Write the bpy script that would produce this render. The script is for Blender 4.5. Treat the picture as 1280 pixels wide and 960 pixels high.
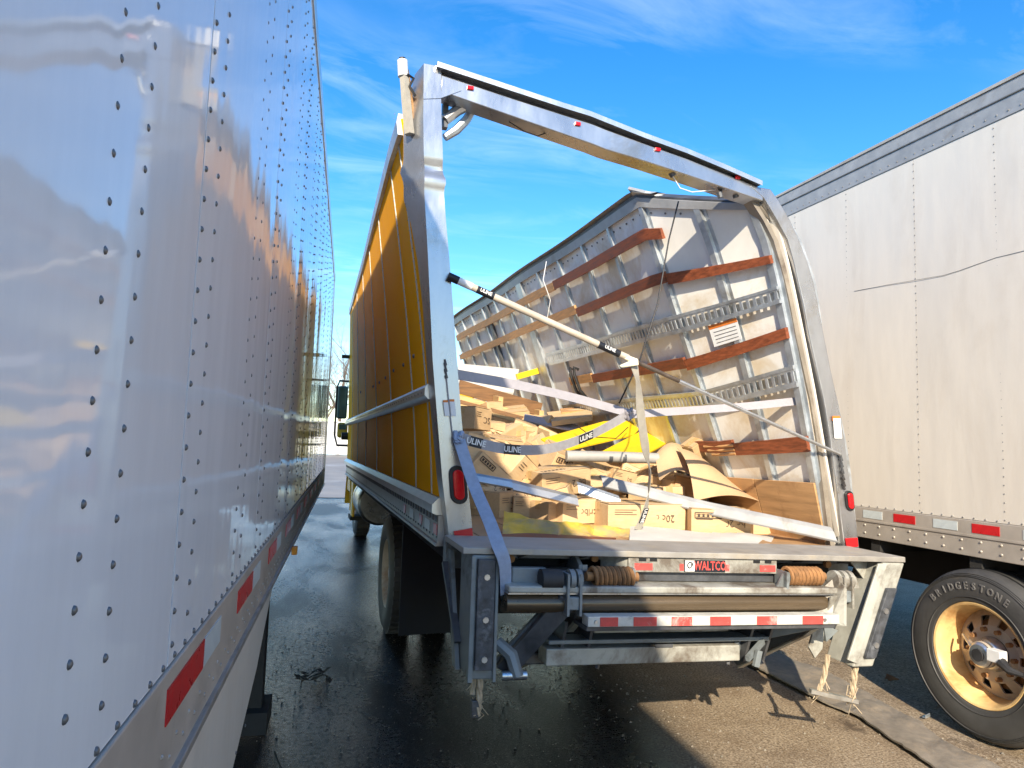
import bpy, math, random
from mathutils import Vector, Matrix, Euler, noise as mnoise
R_ = math.radians
random.seed(7)
for o in list(bpy.data.objects): bpy.data.objects.remove(o)
scene = bpy.context.scene
col = scene.collection

# ------------------------------------------------------------------ camera
CR = Vector((0.9563364, -0.2905693, 0.03146712))
CU = Vector((-0.05541589, -0.07456118, 0.9956755))
CF = Vector((0.28696651, 0.9539445, 0.08740773))
CPOS = Vector((-0.75, -3.6, 1.66)); FPX = 870.0
cam_d = bpy.data.cameras.new('camera'); cam = bpy.data.objects.new('camera', cam_d); col.objects.link(cam)
m = Matrix((CR, CU, -CF)).transposed().to_4x4(); m.translation = CPOS; cam.matrix_world = m
cam_d.sensor_width = 36; cam_d.lens = FPX / 1280 * 36; cam_d.clip_start = 0.02; cam_d.clip_end = 3000
scene.camera = cam

# ------------------------------------------------------------------ sky, sun, exposure
SUN_EL, SUN_AZ = R_(28), R_(20.5)
world = bpy.data.worlds.new('World'); scene.world = world; world.use_nodes = True
wn, wl = world.node_tree.nodes, world.node_tree.links
for n in list(wn): wn.remove(n)
def WN(t, **k):
    n = wn.new(t)
    for a, b in k.items(): setattr(n, a, b)
    return n
sky = WN('ShaderNodeTexSky', sky_type='NISHITA', sun_disc=False, sun_elevation=SUN_EL, sun_rotation=R_(180 + 20.5), air_density=1.0, dust_density=0.25, ozone_density=2.2)
hs = WN('ShaderNodeHueSaturation'); hs.inputs['Hue'].default_value = 0.503; hs.inputs['Saturation'].default_value = 1.4; hs.inputs['Value'].default_value = 0.86
wl.new(sky.outputs[0], hs.inputs['Color'])
tc = WN('ShaderNodeTexCoord'); sp = WN('ShaderNodeSeparateXYZ'); wl.new(tc.outputs['Generated'], sp.inputs[0])
def WM(op, a, b=None):
    n = WN('ShaderNodeMath', operation=op)
    for i, v in enumerate((a, b)):
        if v is None: continue
        if isinstance(v, (int, float)): n.inputs[i].default_value = v
        else: wl.new(v, n.inputs[i])
    return n.outputs[0]
zz = WM('MAXIMUM', sp.outputs[2], 0.06)
cb = WN('ShaderNodeCombineXYZ'); wl.new(WM('DIVIDE', sp.outputs[0], zz), cb.inputs[0]); wl.new(WM('DIVIDE', sp.outputs[1], zz), cb.inputs[1])
mp = WN('ShaderNodeMapping'); mp.inputs['Rotation'].default_value = (0, 0, R_(-25)); mp.inputs['Scale'].default_value = (1.1, 2.3, 1); mp.inputs['Location'].default_value = (4.1, 1.9, 0)
wl.new(cb.outputs[0], mp.inputs[0])
n1 = WN('ShaderNodeTexNoise'); n1.inputs['Scale'].default_value = 1.3; n1.inputs['Detail'].default_value = 9; n1.inputs['Roughness'].default_value = 0.62; n1.inputs['Distortion'].default_value = 0.9
wl.new(mp.outputs[0], n1.inputs['Vector'])
n2 = WN('ShaderNodeTexNoise'); n2.inputs['Scale'].default_value = 0.55; n2.inputs['Detail'].default_value = 3
wl.new(mp.outputs[0], n2.inputs['Vector'])
r1 = WN('ShaderNodeValToRGB'); r1.color_ramp.elements[0].position = 0.44; r1.color_ramp.elements[1].position = 0.92; wl.new(n1.outputs['Fac'], r1.inputs[0])
r2 = WN('ShaderNodeValToRGB'); r2.color_ramp.elements[0].position = 0.40; r2.color_ramp.elements[1].position = 0.62; wl.new(n2.outputs['Fac'], r2.inputs[0])
cf = WM('MULTIPLY', WM('MULTIPLY', r1.outputs[0], r2.outputs[0]), 0.26)
mx = WN('ShaderNodeMix', data_type='RGBA'); wl.new(cf, mx.inputs[0]); wl.new(hs.outputs[0], mx.inputs[6]); mx.inputs[7].default_value = (6.6, 7.2, 8.0, 1)
bg = WN('ShaderNodeBackground'); bg.inputs['Strength'].default_value = 0.15; wl.new(mx.outputs[2], bg.inputs[0])
wo = WN('ShaderNodeOutputWorld'); wl.new(bg.outputs[0], wo.inputs[0])
sun_d = bpy.data.lights.new('sun', 'SUN'); sun_d.energy = 3.8; sun_d.angle = R_(0.53); sun_d.color = (1.0, 0.87, 0.67)
sun = bpy.data.objects.new('sun', sun_d); col.objects.link(sun)
sdir = Vector((math.sin(SUN_AZ) * math.cos(SUN_EL), math.cos(SUN_AZ) * math.cos(SUN_EL), -math.sin(SUN_EL)))
sun.rotation_euler = sdir.to_track_quat('-Z', 'Y').to_euler(); sun.location = (-6, -12, 12)
scene.view_settings.view_transform = 'Standard'; scene.view_settings.look = 'None'
scene.view_settings.exposure = 1.18; scene.view_settings.gamma = 1.0
scene.render.engine = 'CYCLES'

# ------------------------------------------------------------------ materials
class NT:
    def __init__(s, name):
        s.m = bpy.data.materials.new(name); s.m.use_nodes = True; s.t = s.m.node_tree; s.n = s.t.nodes; s.l = s.t.links
        s.b = s.n['Principled BSDF']; s._tc = None
    def tc(s):
        if not s._tc: s._tc = s.n.new('ShaderNodeTexCoord')
        return s._tc
    def noise(s, scale, detail=4, rough=0.55, stretch=None, coord='Object', dist=0.0):
        n = s.n.new('ShaderNodeTexNoise'); n.inputs['Scale'].default_value = scale; n.inputs['Detail'].default_value = detail
        n.inputs['Roughness'].default_value = rough; n.inputs['Distortion'].default_value = dist
        src = s.pos() if coord == 'World' else s.tc().outputs[coord]
        if stretch:
            mpn = s.n.new('ShaderNodeMapping'); mpn.inputs['Scale'].default_value = stretch; s.l.new(src, mpn.inputs[0]); src = mpn.outputs[0]
        s.l.new(src, n.inputs['Vector']); return n.outputs['Fac']
    def pos(s):
        return s.n.new('ShaderNodeNewGeometry').outputs['Position']
    def ramp(s, fac, stops):
        r = s.n.new('ShaderNodeValToRGB'); e = r.color_ramp.elements
        while len(e) < len(stops): e.new(0.5)
        for i, (p, c) in enumerate(stops):
            e[i].position = p; e[i].color = (c if len(c) == 4 else (*c, 1)) if isinstance(c, tuple) else (c, c, c, 1)
        s.l.new(fac, r.inputs[0]); return r.outputs[0]
    def mix(s, fac, a, b, blend='MIX'):
        mxn = s.n.new('ShaderNodeMix'); mxn.data_type = 'RGBA'; mxn.blend_type = blend
        for i, v in ((0, fac), (6, a), (7, b)):
            if isinstance(v, tuple): mxn.inputs[i].default_value = (*v, 1)
            elif isinstance(v, (int, float)): mxn.inputs[i].default_value = v
            else: s.l.new(v, mxn.inputs[i])
        return mxn.outputs[2]
    def math(s, op, a, b=0.0, clamp=False):
        n = s.n.new('ShaderNodeMath'); n.operation = op; n.use_clamp = clamp
        for i, v in enumerate((a, b)):
            if isinstance(v, (int, float)): n.inputs[i].default_value = v
            else: s.l.new(v, n.inputs[i])
        return n.outputs[0]
    def set(s, **k):
        for a, v in k.items():
            i = s.b.inputs[a.replace('_', ' ')]
            if isinstance(v, tuple): i.default_value = (*v, 1) if len(v) == 3 else v
            elif isinstance(v, (int, float)): i.default_value = v
            else: s.l.new(v, i)
        return s
    def bump(s, h, strength=0.3, dist=0.01, prev=None):
        b = s.n.new('ShaderNodeBump'); b.inputs['Strength'].default_value = strength; b.inputs['Distance'].default_value = dist
        s.l.new(h, b.inputs['Height'])
        if prev is not None: s.l.new(prev, b.inputs['Normal'])
        s.l.new(b.outputs[0], s.b.inputs['Normal']); return b.outputs[0]
M = {}
def simple(name, c, rough=0.5, metal=0.0, var=0.25, scale=6.0, stretch=None, bump=0.0, bscale=40.0, dirt=None, coord='Object', spec=0.5):
    t = NT(name)
    n = t.noise(scale, 5, 0.6, stretch, coord)
    lo = tuple(max(0, x * (1 - var)) for x in c); hi = tuple(min(1, x * (1 + var)) for x in c)
    cc = t.ramp(n, [(0.3, lo), (0.7, hi)])
    if dirt:
        dn = t.noise(scale * 0.37, 6, 0.7, None, 'World', 0.4); cc = t.mix(t.ramp(dn, [(dirt[1], 0.0), (dirt[1] + 0.16, 1.0)]), cc, dirt[0])
    t.set(Base_Color=cc, Metallic=metal, Specular_IOR_Level=spec)
    t.set(Roughness=t.ramp(n, [(0.25, max(0, rough * 0.8)), (0.75, min(1, rough * 1.25))]))
    if bump: t.bump(t.noise(bscale, 4, 0.6, stretch, coord), bump, 0.004)
    M[name] = t.m; return t

# glossy trailer skin with shallow waves so reflections wobble
def skin(name, c, rough, wave, coat=0.0, dirt=None, spec=0.5, streak=0.15):
    t = NT(name)
    n = t.noise(1.7, 3, 0.5, (1, 1, 0.35), 'World'); f = t.noise(26, 5, 0.7, (1, 1, streak), 'World')
    cc = t.ramp(f, [(0.3, tuple(x * 0.955 for x in c)), (0.7, c)])
    if dirt:
        dn = t.noise(3.0, 6, 0.7, (1, 1, 0.3), 'World', 0.4); cc = t.mix(t.ramp(dn, [(0.5, 0.0), (0.75, dirt[1])]), cc, dirt[0])
    t.set(Base_Color=cc, Specular_IOR_Level=spec, Coat_Weight=coat, Coat_Roughness=0.03)
    t.set(Roughness=t.ramp(f, [(0.3, rough), (0.8, rough * 1.7)]))
    b = t.bump(n, 1.0, wave)
    t.bump(t.noise(5.5, 2, 0.5, (1, 1, 0.4), 'World'), 0.4, wave * 0.22, b)
    if coat:
        t.l.new(t.b.inputs['Normal'].links[0].from_socket, t.b.inputs['Coat Normal'])
    M[name] = t.m
skin('trailer_white', (0.88, 0.89, 0.91), 0.05, 0.008, 0.0, ((0.76, 0.78, 0.80), 0.3), 0.26)
skin('trailer_cream', (0.72, 0.665, 0.58), 0.32, 0.012, 0.0, ((0.58, 0.51, 0.42), 0.55))
skin('truck_yellow', (0.95, 0.43, 0.014), 0.25, 0.003, 0.0, ((0.84, 0.35, 0.010), 0.3), 0.0004, 0.8)
_p = M['truck_yellow'].node_tree.nodes['Principled BSDF']; _p.inputs['Metallic'].default_value = 0.0; _p.inputs['Specular Tint'].default_value = (1.0, 0.62, 0.14, 1)
simple('aluminium', (0.62, 0.62, 0.61), 0.34, 0.85, 0.14, 5, (1, 1, 0.3), 0.15, 30, ((0.36, 0.33, 0.28), 0.62), 'World')
simple('post_metal', (0.44, 0.45, 0.465), 0.28, 0.8, 0.14, 7, (1, 1, 0.35), 0.3, 14, ((0.34, 0.31, 0.27), 0.56), 'World')
simple('galvanised', (0.50, 0.54, 0.57), 0.4, 0.75, 0.25, 9, None, 0.2, 25, ((0.30, 0.29, 0.26), 0.6), 'World')
simple('rail_metal', (0.40, 0.38, 0.35), 0.42, 0.55, 0.2, 8, None, 0.1, 40, ((0.2, 0.18, 0.15), 0.56), 'World')
simple('right_rail', (0.47, 0.42, 0.36), 0.5, 0.25, 0.12, 6, None, 0.08, 40, ((0.36, 0.31, 0.25), 0.55), 'World')
simple('steel_dark', (0.10, 0.105, 0.115), 0.45, 0.4, 0.35, 10, None, 0.25, 35, ((0.05, 0.04, 0.035), 0.55), 'World')
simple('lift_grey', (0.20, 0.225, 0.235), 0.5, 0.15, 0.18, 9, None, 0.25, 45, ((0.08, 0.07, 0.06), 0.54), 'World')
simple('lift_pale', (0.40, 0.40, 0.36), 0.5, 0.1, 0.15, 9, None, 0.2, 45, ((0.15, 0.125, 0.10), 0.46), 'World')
simple('deck_plate', (0.36, 0.34, 0.31), 0.55, 0.3, 0.2, 7, None, 0.3, 60, ((0.44, 0.38, 0.28), 0.52), 'World')
simple('lift_brown', (0.13, 0.095, 0.06), 0.26, 0.35, 0.35, 5, (0.15, 1, 3), 0.1, 20, None, 'World')
simple('rust', (0.30, 0.15, 0.06), 0.8, 0.1, 0.4, 18, None, 0.5, 60, ((0.12, 0.07, 0.04), 0.58))
simple('rubber', (0.028, 0.028, 0.03), 0.62, 0, 0.4, 9, None, 0.3, 70)
simple('tyre', (0.052, 0.051, 0.050), 0.6, 0, 0.3, 5, None, 0.25, 45, ((0.12, 0.105, 0.085), 0.56))
simple('tyre_letter', (0.14, 0.135, 0.13), 0.6, 0, 0.2, 30)
simple('bumper_rubber', (0.06, 0.065, 0.075), 0.5, 0, 0.6, 22, None, 0.6, 50, ((0.20, 0.21, 0.23), 0.55))
simple('mudflap', (0.006, 0.009, 0.018), 0.5, 0, 0.3, 6, spec=0.25)
simple('black', (0.012, 0.012, 0.013), 0.5, 0, 0.3, 8)
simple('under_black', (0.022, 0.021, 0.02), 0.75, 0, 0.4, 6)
simple('red_tape', (0.56, 0.014, 0.018), 0.3, 0, 0.12, 25)
simple('rail_grey', (0.33, 0.335, 0.34), 0.45, 0.1, 0.15, 8, None, 0.1, 30, ((0.24, 0.21, 0.18), 0.56), 'World')
simple('track_tan', (0.27, 0.235, 0.19), 0.5, 0.2, 0.2, 8, None, 0.1, 40, ((0.14, 0.11, 0.085), 0.52), 'World')
simple('worn_red', (0.58, 0.07, 0.06), 0.55, 0, 0.2, 18, None, 0.2, 40, ((0.52, 0.46, 0.42), 0.56))
simple('white_tape', (0.55, 0.60, 0.60), 0.35, 0, 0.08, 25)
simple('worn_white', (0.56, 0.55, 0.50), 0.55, 0, 0.15, 18, None, 0.2, 40, ((0.22, 0.21, 0.19), 0.56))
simple('red_lens', (0.62, 0.008, 0.012), 0.16, 0, 0.1, 40)
simple('amber_lens', (0.75, 0.25, 0.01), 0.2, 0, 0.1, 40)
simple('inner_wall', (0.77, 0.75, 0.70), 0.5, 0, 0.08, 4, (1, 1, 0.4), 0.1, 12, ((0.60, 0.50, 0.36), 0.48), 'World')
simple('wood_red', (0.22, 0.058, 0.020), 0.55, 0, 0.45, 10, (6, 0.6, 6), 0.4, 30, ((0.10, 0.03, 0.015), 0.58), 'World')
simple('wood_tan', (0.50, 0.27, 0.11), 0.6, 0, 0.25, 10, (6, 0.6, 6), 0.3, 30, None, 'World')
simple('wood_shaded', (0.17, 0.085, 0.032), 0.6, 0, 0.4, 8, (0.6, 6, 6), 0.3, 30)  # brown of the shaded plank sides, shade put into the colour
simple('plywood', (0.44, 0.255, 0.115), 0.6, 0, 0.25, 5, (0.5, 0.5, 6), 0.2, 30, ((0.27, 0.14, 0.06), 0.57), 'World')
simple('pine', (0.56, 0.37, 0.165), 0.6, 0, 0.2, 7, (0.6, 6, 6), 0.2, 30)
simple('kraft', (0.52, 0.36, 0.205), 0.75, 0, 0.07, 5, None, 0.12, 22)
simple('foam_white', (0.60, 0.58, 0.53), 0.7, 0, 0.05, 9, None, 0.15, 60)
simple('yellow_board', (0.80, 0.54, 0.012), 0.45, 0, 0.06, 5)
simple('yellow_worn', (0.62, 0.41, 0.05), 0.55, 0, 0.35, 6, None, 0.6, 18, ((0.36, 0.27, 0.16), 0.43))
simple('strap_grey', (0.34, 0.33, 0.35), 0.75, 0, 0.12, 30, None, 0.4, 220)
simple('strap_pale', (0.36, 0.345, 0.375), 0.75, 0, 0.08, 30, None, 0.4, 220)
simple('strap_blue', (0.30, 0.36, 0.48), 0.75, 0, 0.12, 30, None, 0.4, 220)
simple('strap_beige', (0.36, 0.335, 0.285), 0.75, 0, 0.1, 30, None, 0.4, 220)
simple('tube_grey', (0.34, 0.335, 0.32), 0.55, 0.1, 0.1, 8)
simple('rope', (0.44, 0.35, 0.24), 0.9, 0, 0.3, 40, None, 0.6, 120)
simple('label_black', (0.012, 0.014, 0.02), 0.5, 0, 0.1, 20)
simple('label_white', (0.75, 0.75, 0.74), 0.5, 0, 0.06, 20)
simple('ink', (0.055, 0.035, 0.025), 0.7, 0, 0.2, 30)
simple('box_tape', (0.50, 0.33, 0.15), 0.25, 0, 0.1, 20)
simple('pole_paint', (0.54, 0.47, 0.38), 0.5, 0.1, 0.15, 8, None, 0.1, 40, ((0.36, 0.29, 0.22), 0.57))
simple('pole_dark', (0.13, 0.10, 0.08), 0.4, 0.5, 0.3, 12)
simple('cream_plastic', (0.72, 0.68, 0.52), 0.5, 0, 0.1, 20)
simple('warn_orange', (0.70, 0.20, 0.03), 0.5, 0, 0.1, 20)
simple('rim_rust', (0.74, 0.50, 0.22), 0.5, 0.1, 0.28, 5, None, 0.25, 35, ((0.42, 0.15, 0.03), 0.49))
simple('rim_pale', (0.50, 0.42, 0.34), 0.55, 0.1, 0.25, 6, None, 0.2, 35, ((0.26, 0.11, 0.04), 0.56))
simple('hub_metal', (0.55, 0.56, 0.57), 0.3, 0.85, 0.15, 20)
simple('mirror_green', (0.035, 0.085, 0.07), 0.15, 0.2, 0.2, 6)
simple('cab_yellow', (0.62, 0.36, 0.015), 0.25, 0, 0.1, 4)
simple('glass_dark', (0.02, 0.03, 0.035), 0.05, 0, 0.1, 4)
simple('tank_metal', (0.22, 0.22, 0.22), 0.3, 0.9, 0.15, 8, None, 0, 1, ((0.1, 0.09, 0.08), 0.5))
simple('felt', (0.22, 0.19, 0.155), 0.95, 0, 0.25, 14, None, 0.7, 160, ((0.31, 0.255, 0.19), 0.5), 'World')
simple('fence_white', (0.55, 0.55, 0.54), 0.5, 0, 0.06, 2)
simple('bark', (0.16, 0.115, 0.085), 0.85, 0, 0.35, 8)
simple('stone', (0.22, 0.19, 0.15), 0.85, 0, 0.45, 30, None, 0, 1, None, 'World')
simple('leaf_dark', (0.05, 0.042, 0.03), 0.8, 0, 0.4, 20)
simple('rivet_dark', (0.16, 0.17, 0.18), 0.4, 0.6, 0.2, 60)
simple('rivet_pale', (0.26, 0.25, 0.23), 0.45, 0.3, 0.2, 60)
simple('apron', (0.27, 0.245, 0.215), 0.6, 0, 0.3, 0.5, None, 0.2, 6, ((0.45, 0.45, 0.45), 0.56), 'World')
# cardboard: every carton a slightly different brown
t = NT('cardboard')
oi = t.n.new('ShaderNodeObjectInfo')
f = t.noise(7, 4, 0.6); g = t.noise(90, 2, 0.5, (0.2, 1, 1))
cc = t.ramp(f, [(0.25, (0.57, 0.40, 0.215)), (0.75, (0.69, 0.515, 0.305))])
cc = t.mix(t.math('MULTIPLY', oi.outputs['Random'], 0.6), cc, (0.36, 0.215, 0.10))
t.set(Base_Color=t.mix(0.12, cc, t.ramp(g, [(0.3, 0.2), (0.7, 0.8)]), 'OVERLAY'), Roughness=0.72); t.bump(g, 0.12, 0.002); M['cardboard'] = t.m
# asphalt: black and wet in the alley, dusty tan where it dried; border follows the shadow edge, painting shade darker
t = NT('asphalt')
ps = t.pos(); sx = t.n.new('ShaderNodeSeparateXYZ'); t.l.new(ps, sx.inputs[0])
big = t.noise(0.55, 5, 0.6, None, 'World', 0.5); mid = t.noise(3.2, 6, 0.65, None, 'World', 0.3); fine = t.noise(75, 4, 0.7, None, 'World'); grit = t.noise(210, 2, 0.6, None, 'World')
dry = t.math('ADD', t.math('MULTIPLY', t.math('SUBTRACT', sx.outputs[0], 1.45), 2.0), t.math('MULTIPLY', t.math('SUBTRACT', big, 0.5), 1.2))
dry = t.math('SUBTRACT', dry, t.math('MULTIPLY', t.math('SUBTRACT', sx.outputs[1], 0.9), 0.3)); dry = t.math('ADD', dry, t.math('MULTIPLY', t.math('SUBTRACT', mid, 0.5), 0.9))
dry = t.math('ADD', dry, 0.5, True)
wetc = t.ramp(fine, [(0.35, (0.005, 0.005, 0.0055)), (0.58, (0.022, 0.020, 0.019)), (0.70, (0.13, 0.12, 0.105))])
wetc = t.mix(t.ramp(mid, [(0.5, 0.0), (0.7, 0.4)]), wetc, (0.035, 0.028, 0.022))
dryc = t.ramp(fine, [(0.32, (0.09, 0.066, 0.043)), (0.50, (0.29, 0.225, 0.155)), (0.68, (0.52, 0.43, 0.32))])
dryc = t.mix(t.ramp(mid, [(0.45, 0.0), (0.75, 0.6)]), dryc, (0.13, 0.085, 0.05))
stain = t.ramp(t.noise(2.1, 5, 0.7, None, 'World', 0.8), [(0.62, 0.0), (0.70, 0.7)])
dryc = t.mix(stain, dryc, (0.06, 0.045, 0.035))
pm = t.ramp(t.noise(0.8, 4, 0.5, (1.3, 0.5, 1), 'World', 0.3), [(0.40, 0.0), (0.62, 1.0)])
pm = t.math('MULTIPLY', pm, t.ramp(t.noise(34, 6, 0.75, None, 'World'), [(0.36, 0.1), (0.60, 1.0)]))
t.set(Base_Color=t.mix(dry, t.mix(pm, wetc, (0.006, 0.0065, 0.008)), dryc))
t.set(Specular_IOR_Level=t.mix(dry, t.mix(pm, (0.06, 0.06, 0.06), (0.46, 0.46, 0.46)), (0.2, 0.2, 0.2)))
t.set(Roughness=t.mix(dry, t.mix(pm, (0.30, 0.30, 0.30), (0.11, 0.11, 0.11)), (0.85, 0.85, 0.85)))
b1 = t.bump(t.noise(30, 8, 0.7, None, 'World'), 0.3, 0.005); t.bump(grit, 0.6, 0.004, b1); M['asphalt'] = t.m

# ------------------------------------------------------------------ building helpers
def at(px, py, **k):
    """pixel of the surveyed photograph -> point on a plane x=, y= or z= of the yard"""
    v = CF + CR * ((px - 640) / FPX) - CU * ((py - 480) / FPX)
    (a, val), = k.items(); i = 'xyz'.index(a)
    return CPOS + v * ((val - CPOS[i]) / v[i])
OFF = {None: Vector((0, 0, 0))}
def tag(o, label=None, cat=None, group=None, kind=None):
    if label: o['label'] = label
    if cat: o['category'] = cat
    if group: o['group'] = group
    if kind: o['kind'] = kind
    return o
def empty(name, loc, label, cat, group=None, local=False):
    o = bpy.data.objects.new(name, None); col.objects.link(o); o.location = loc; o.empty_display_size = 0.2
    OFF[o] = Vector((0, 0, 0)) if local else Vector(loc)
    return tag(o, label, cat, group)
def tilt(p): return Vector((p[0], p[1], p[2] - 0.033 * p[0]))      # the truck sits low on its right springs
class MB:
    def __init__(s): s.v = []; s.f = []
    def add(s, vs, fs):
        k = len(s.v); s.v += [Vector(p) for p in vs]; s.f += [tuple(i + k for i in f) for f in fs]; return s
    def hexa(s, p): # bottom 4 ccw, top 4 ccw
        return s.add(p, [(3, 2, 1, 0), (4, 5, 6, 7), (0, 1, 5, 4), (1, 2, 6, 5), (2, 3, 7, 6), (3, 0, 4, 7)])
    def box(s, a, b):
        x0, y0, z0 = a; x1, y1, z1 = b
        return s.hexa([(x0, y0, z0), (x1, y0, z0), (x1, y1, z0), (x0, y1, z0), (x0, y0, z1), (x1, y0, z1), (x1, y1, z1), (x0, y1, z1)])
    def bar(s, a, b, w, h, up=(0, 0, 1)):
        a, b = Vector(a), Vector(b); d = (b - a).normalized(); u = Vector(up); x = d.cross(u).normalized(); u = x.cross(d)
        q = [x * (i * w / 2) + u * (j * h / 2) for i, j in ((-1, -1), (1, -1), (1, 1), (-1, 1))]
        return s.add([a + e for e in q] + [b + e for e in q], [(0, 1, 2, 3), (7, 6, 5, 4), (1, 0, 4, 5), (2, 1, 5, 6), (3, 2, 6, 7), (0, 3, 7, 4)])
    def rings(s, rings, cap=True, close=True):
        n = len(rings[0]); vs = [p for r in rings for p in r]; fs = []
        for i in range(len(rings) - 1):
            for j in range(n if close else n - 1):
                k = (j + 1) % n; fs.append((i * n + j, i * n + k, (i + 1) * n + k, (i + 1) * n + j))
        if cap: fs += [tuple(range(n))[::-1], tuple((len(rings) - 1) * n + j for j in range(n))]
        return s.add(vs, fs)
    def tube(s, path, r, n=8, cap=True):
        path = [Vector(p) for p in path]; rr = r if isinstance(r, (list, tuple)) else [r] * len(path); rings = []; ref = None
        for i, p in enumerate(path):
            d = (path[min(i + 1, len(path) - 1)] - path[max(i - 1, 0)]).normalized()
            if ref is None: ref = d.orthogonal().normalized()
            ref = (ref - d * ref.dot(d)).normalized(); e = d.cross(ref)
            rings.append([p + (ref * math.cos(a) + e * math.sin(a)) * rr[i] for a in [2 * math.pi * k / n for k in range(n)]])
        return s.rings(rings, cap)
    def cyl(s, a, b, r, n=16): return s.tube([a, b], r, n)
    def lathe(s, prof, c, axis, n=40, cap=False):
        c, ax = Vector(c), Vector(axis).normalized(); e1 = ax.orthogonal().normalized(); e2 = ax.cross(e1); rings = []
        for r, h in prof: rings.append([c + ax * h + (e1 * math.cos(a) + e2 * math.sin(a)) * r for a in [2 * math.pi * k / n for k in range(n)]])
        return s.rings(rings, cap)
    def sheet(s, fn, nu, nv, th, nrm=None):
        """solid sheet: fn(u,v)->point, thickness th along the local normal"""
        P = [[Vector(fn(i / nu, j / nv)) for j in range(nv + 1)] for i in range(nu + 1)]
        N = []
        for i in range(nu + 1):
            row = []
            for j in range(nv + 1):
                du = P[min(i + 1, nu)][j] - P[max(i - 1, 0)][j]; dv = P[i][min(j + 1, nv)] - P[i][max(j - 1, 0)]
                row.append(du.cross(dv).normalized())
            N.append(row)
        w = nv + 1; A = [P[i][j] for i in range(nu + 1) for j in range(w)]; B = [P[i][j] - N[i][j] * th for i in range(nu + 1) for j in range(w)]; o = len(A); fs = []
        for i in range(nu):
            for j in range(nv):
                a = i * w + j; fs.append((a, a + w, a + w + 1, a + 1)); fs.append((o + a, o + a + 1, o + a + w + 1, o + a + w))
        for i in range(nu):
            a = i * w; fs.append((a, o + a, o + a + w, a + w)); a = i * w + nv; fs.append((a, a + w, o + a + w, o + a))
        for j in range(nv):
            a = j; fs.append((a, a + 1, o + a + 1, o + a)); a = nu * w + j; fs.append((a, o + a, o + a + 1, a + 1))
        return s.add(A + B, fs)
    def poly(s, pts, th):
        pts = [Vector(p) for p in pts]; n = (pts[1] - pts[0]).cross(pts[2] - pts[0]).normalized(); k = len(pts)
        return s.add(pts + [p - n * th for p in pts], [tuple(range(k)), tuple(range(2 * k - 1, k - 1, -1))] + [((i + 1) % k, i, k + i, k + (i + 1) % k) for i in range(k)])
    def map(s, fn): s.v = [Vector(fn(p)) for p in s.v]; return s
    def build(s, name, mat, parent=None, smooth=False, bevel=0.0, tl=False, local=False):
        if tl: s.map(tilt)
        lo = Vector([min(p[i] for p in s.v) for i in range(3)]); hi = Vector([max(p[i] for p in s.v) for i in range(3)]); c = (lo + hi) / 2
        if parent is None: c.z = lo.z
        me = bpy.data.meshes.new(name); me.from_pydata([p - c for p in s.v], [], s.f); me.materials.append(M[mat])
        if smooth:
            for p in me.polygons: p.use_smooth = True
            me.set_sharp_from_angle(angle=R_(38))
        o = bpy.data.objects.new(name, me); col.objects.link(o)
        o.parent = parent; o.location = c - OFF[parent]; OFF[o] = c
        if bevel:
            bm_ = o.modifiers.new('bevel', 'BEVEL'); bm_.width = bevel; bm_.segments = 2; bm_.limit_method = 'ANGLE'; bm_.angle_limit = R_(40)
        return o
def box(name, a, b, mat, parent=None, tl=False, bevel=0.0): return MB().box(a, b).build(name, mat, parent, tl=tl, bevel=bevel)
def lerp(a, b, t): return a + (b - a) * t
def interp(tab, x):
    if x <= tab[0][0]: return tab[0][1]
    for (a, u), (b, v) in zip(tab, tab[1:]):
        if x <= b: return lerp(u, v, (x - a) / (b - a))
    return tab[-1][1]
_tx = {}
def text_mb(mb, s, origin, xd, yd, size, th=0.0012, sx=1.0, bold=0.0):
    key = (s, bold)
    if key not in _tx:
        cu = bpy.data.curves.new('lettering', 'FONT'); cu.body = s; cu.size = 1; cu.extrude = 0.5; cu.align_x = 'CENTER'; cu.align_y = 'CENTER'; cu.resolution_u = 2; cu.offset = bold
        ob = bpy.data.objects.new('lettering', cu); col.objects.link(ob); dg = bpy.context.evaluated_depsgraph_get(); me = bpy.data.meshes.new_from_object(ob.evaluated_get(dg))
        _tx[key] = ([v.co.copy() for v in me.vertices], [tuple(p.vertices) for p in me.polygons]); bpy.data.objects.remove(ob); bpy.data.curves.remove(cu); bpy.data.meshes.remove(me)
    vs, fs = _tx[key]; xd, yd = Vector(xd).normalized(), Vector(yd).normalized(); zd = xd.cross(yd); o = Vector(origin)
    return mb.add([o + xd * (v.x * size * sx) + yd * (v.y * size) + zd * ((v.z + 0.5) * th) for v in vs], fs)
def ribbon(mb, path, width, th=0.004, wdir=None, sub=6):
    """webbing: Catmull path of (point, width direction)"""
    P = [Vector(p) for p, _ in path]; W = [Vector(w).normalized() for _, w in path]; pts = []; ws = []
    for i in range(len(P) - 1):
        p0, p1, p2, p3 = P[max(i - 1, 0)], P[i], P[i + 1], P[min(i + 2, len(P) - 1)]
        for k in range(sub):
            t = k / sub; pts.append(0.5 * ((2 * p1) + (p2 - p0) * t + (2 * p0 - 5 * p1 + 4 * p2 - p3) * t * t + (3 * p1 - p0 - 3 * p2 + p3) * t ** 3)); ws.append(W[i].lerp(W[i + 1], t).normalized())
    pts.append(P[-1]); ws.append(W[-1]); rings = []
    for i, p in enumerate(pts):
        d = (pts[min(i + 1, len(pts) - 1)] - pts[max(i - 1, 0)]).normalized(); w = ws[i] - d * ws[i].dot(d); w.normalize(); n = d.cross(w)
        rings.append([p + w * (a * width / 2) + n * (b * th / 2) for a, b in ((-1, -1), (1, -1), (1, 1), (-1, 1))])
    mb.rings(rings); return pts, ws
DOME = ([], [])
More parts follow.
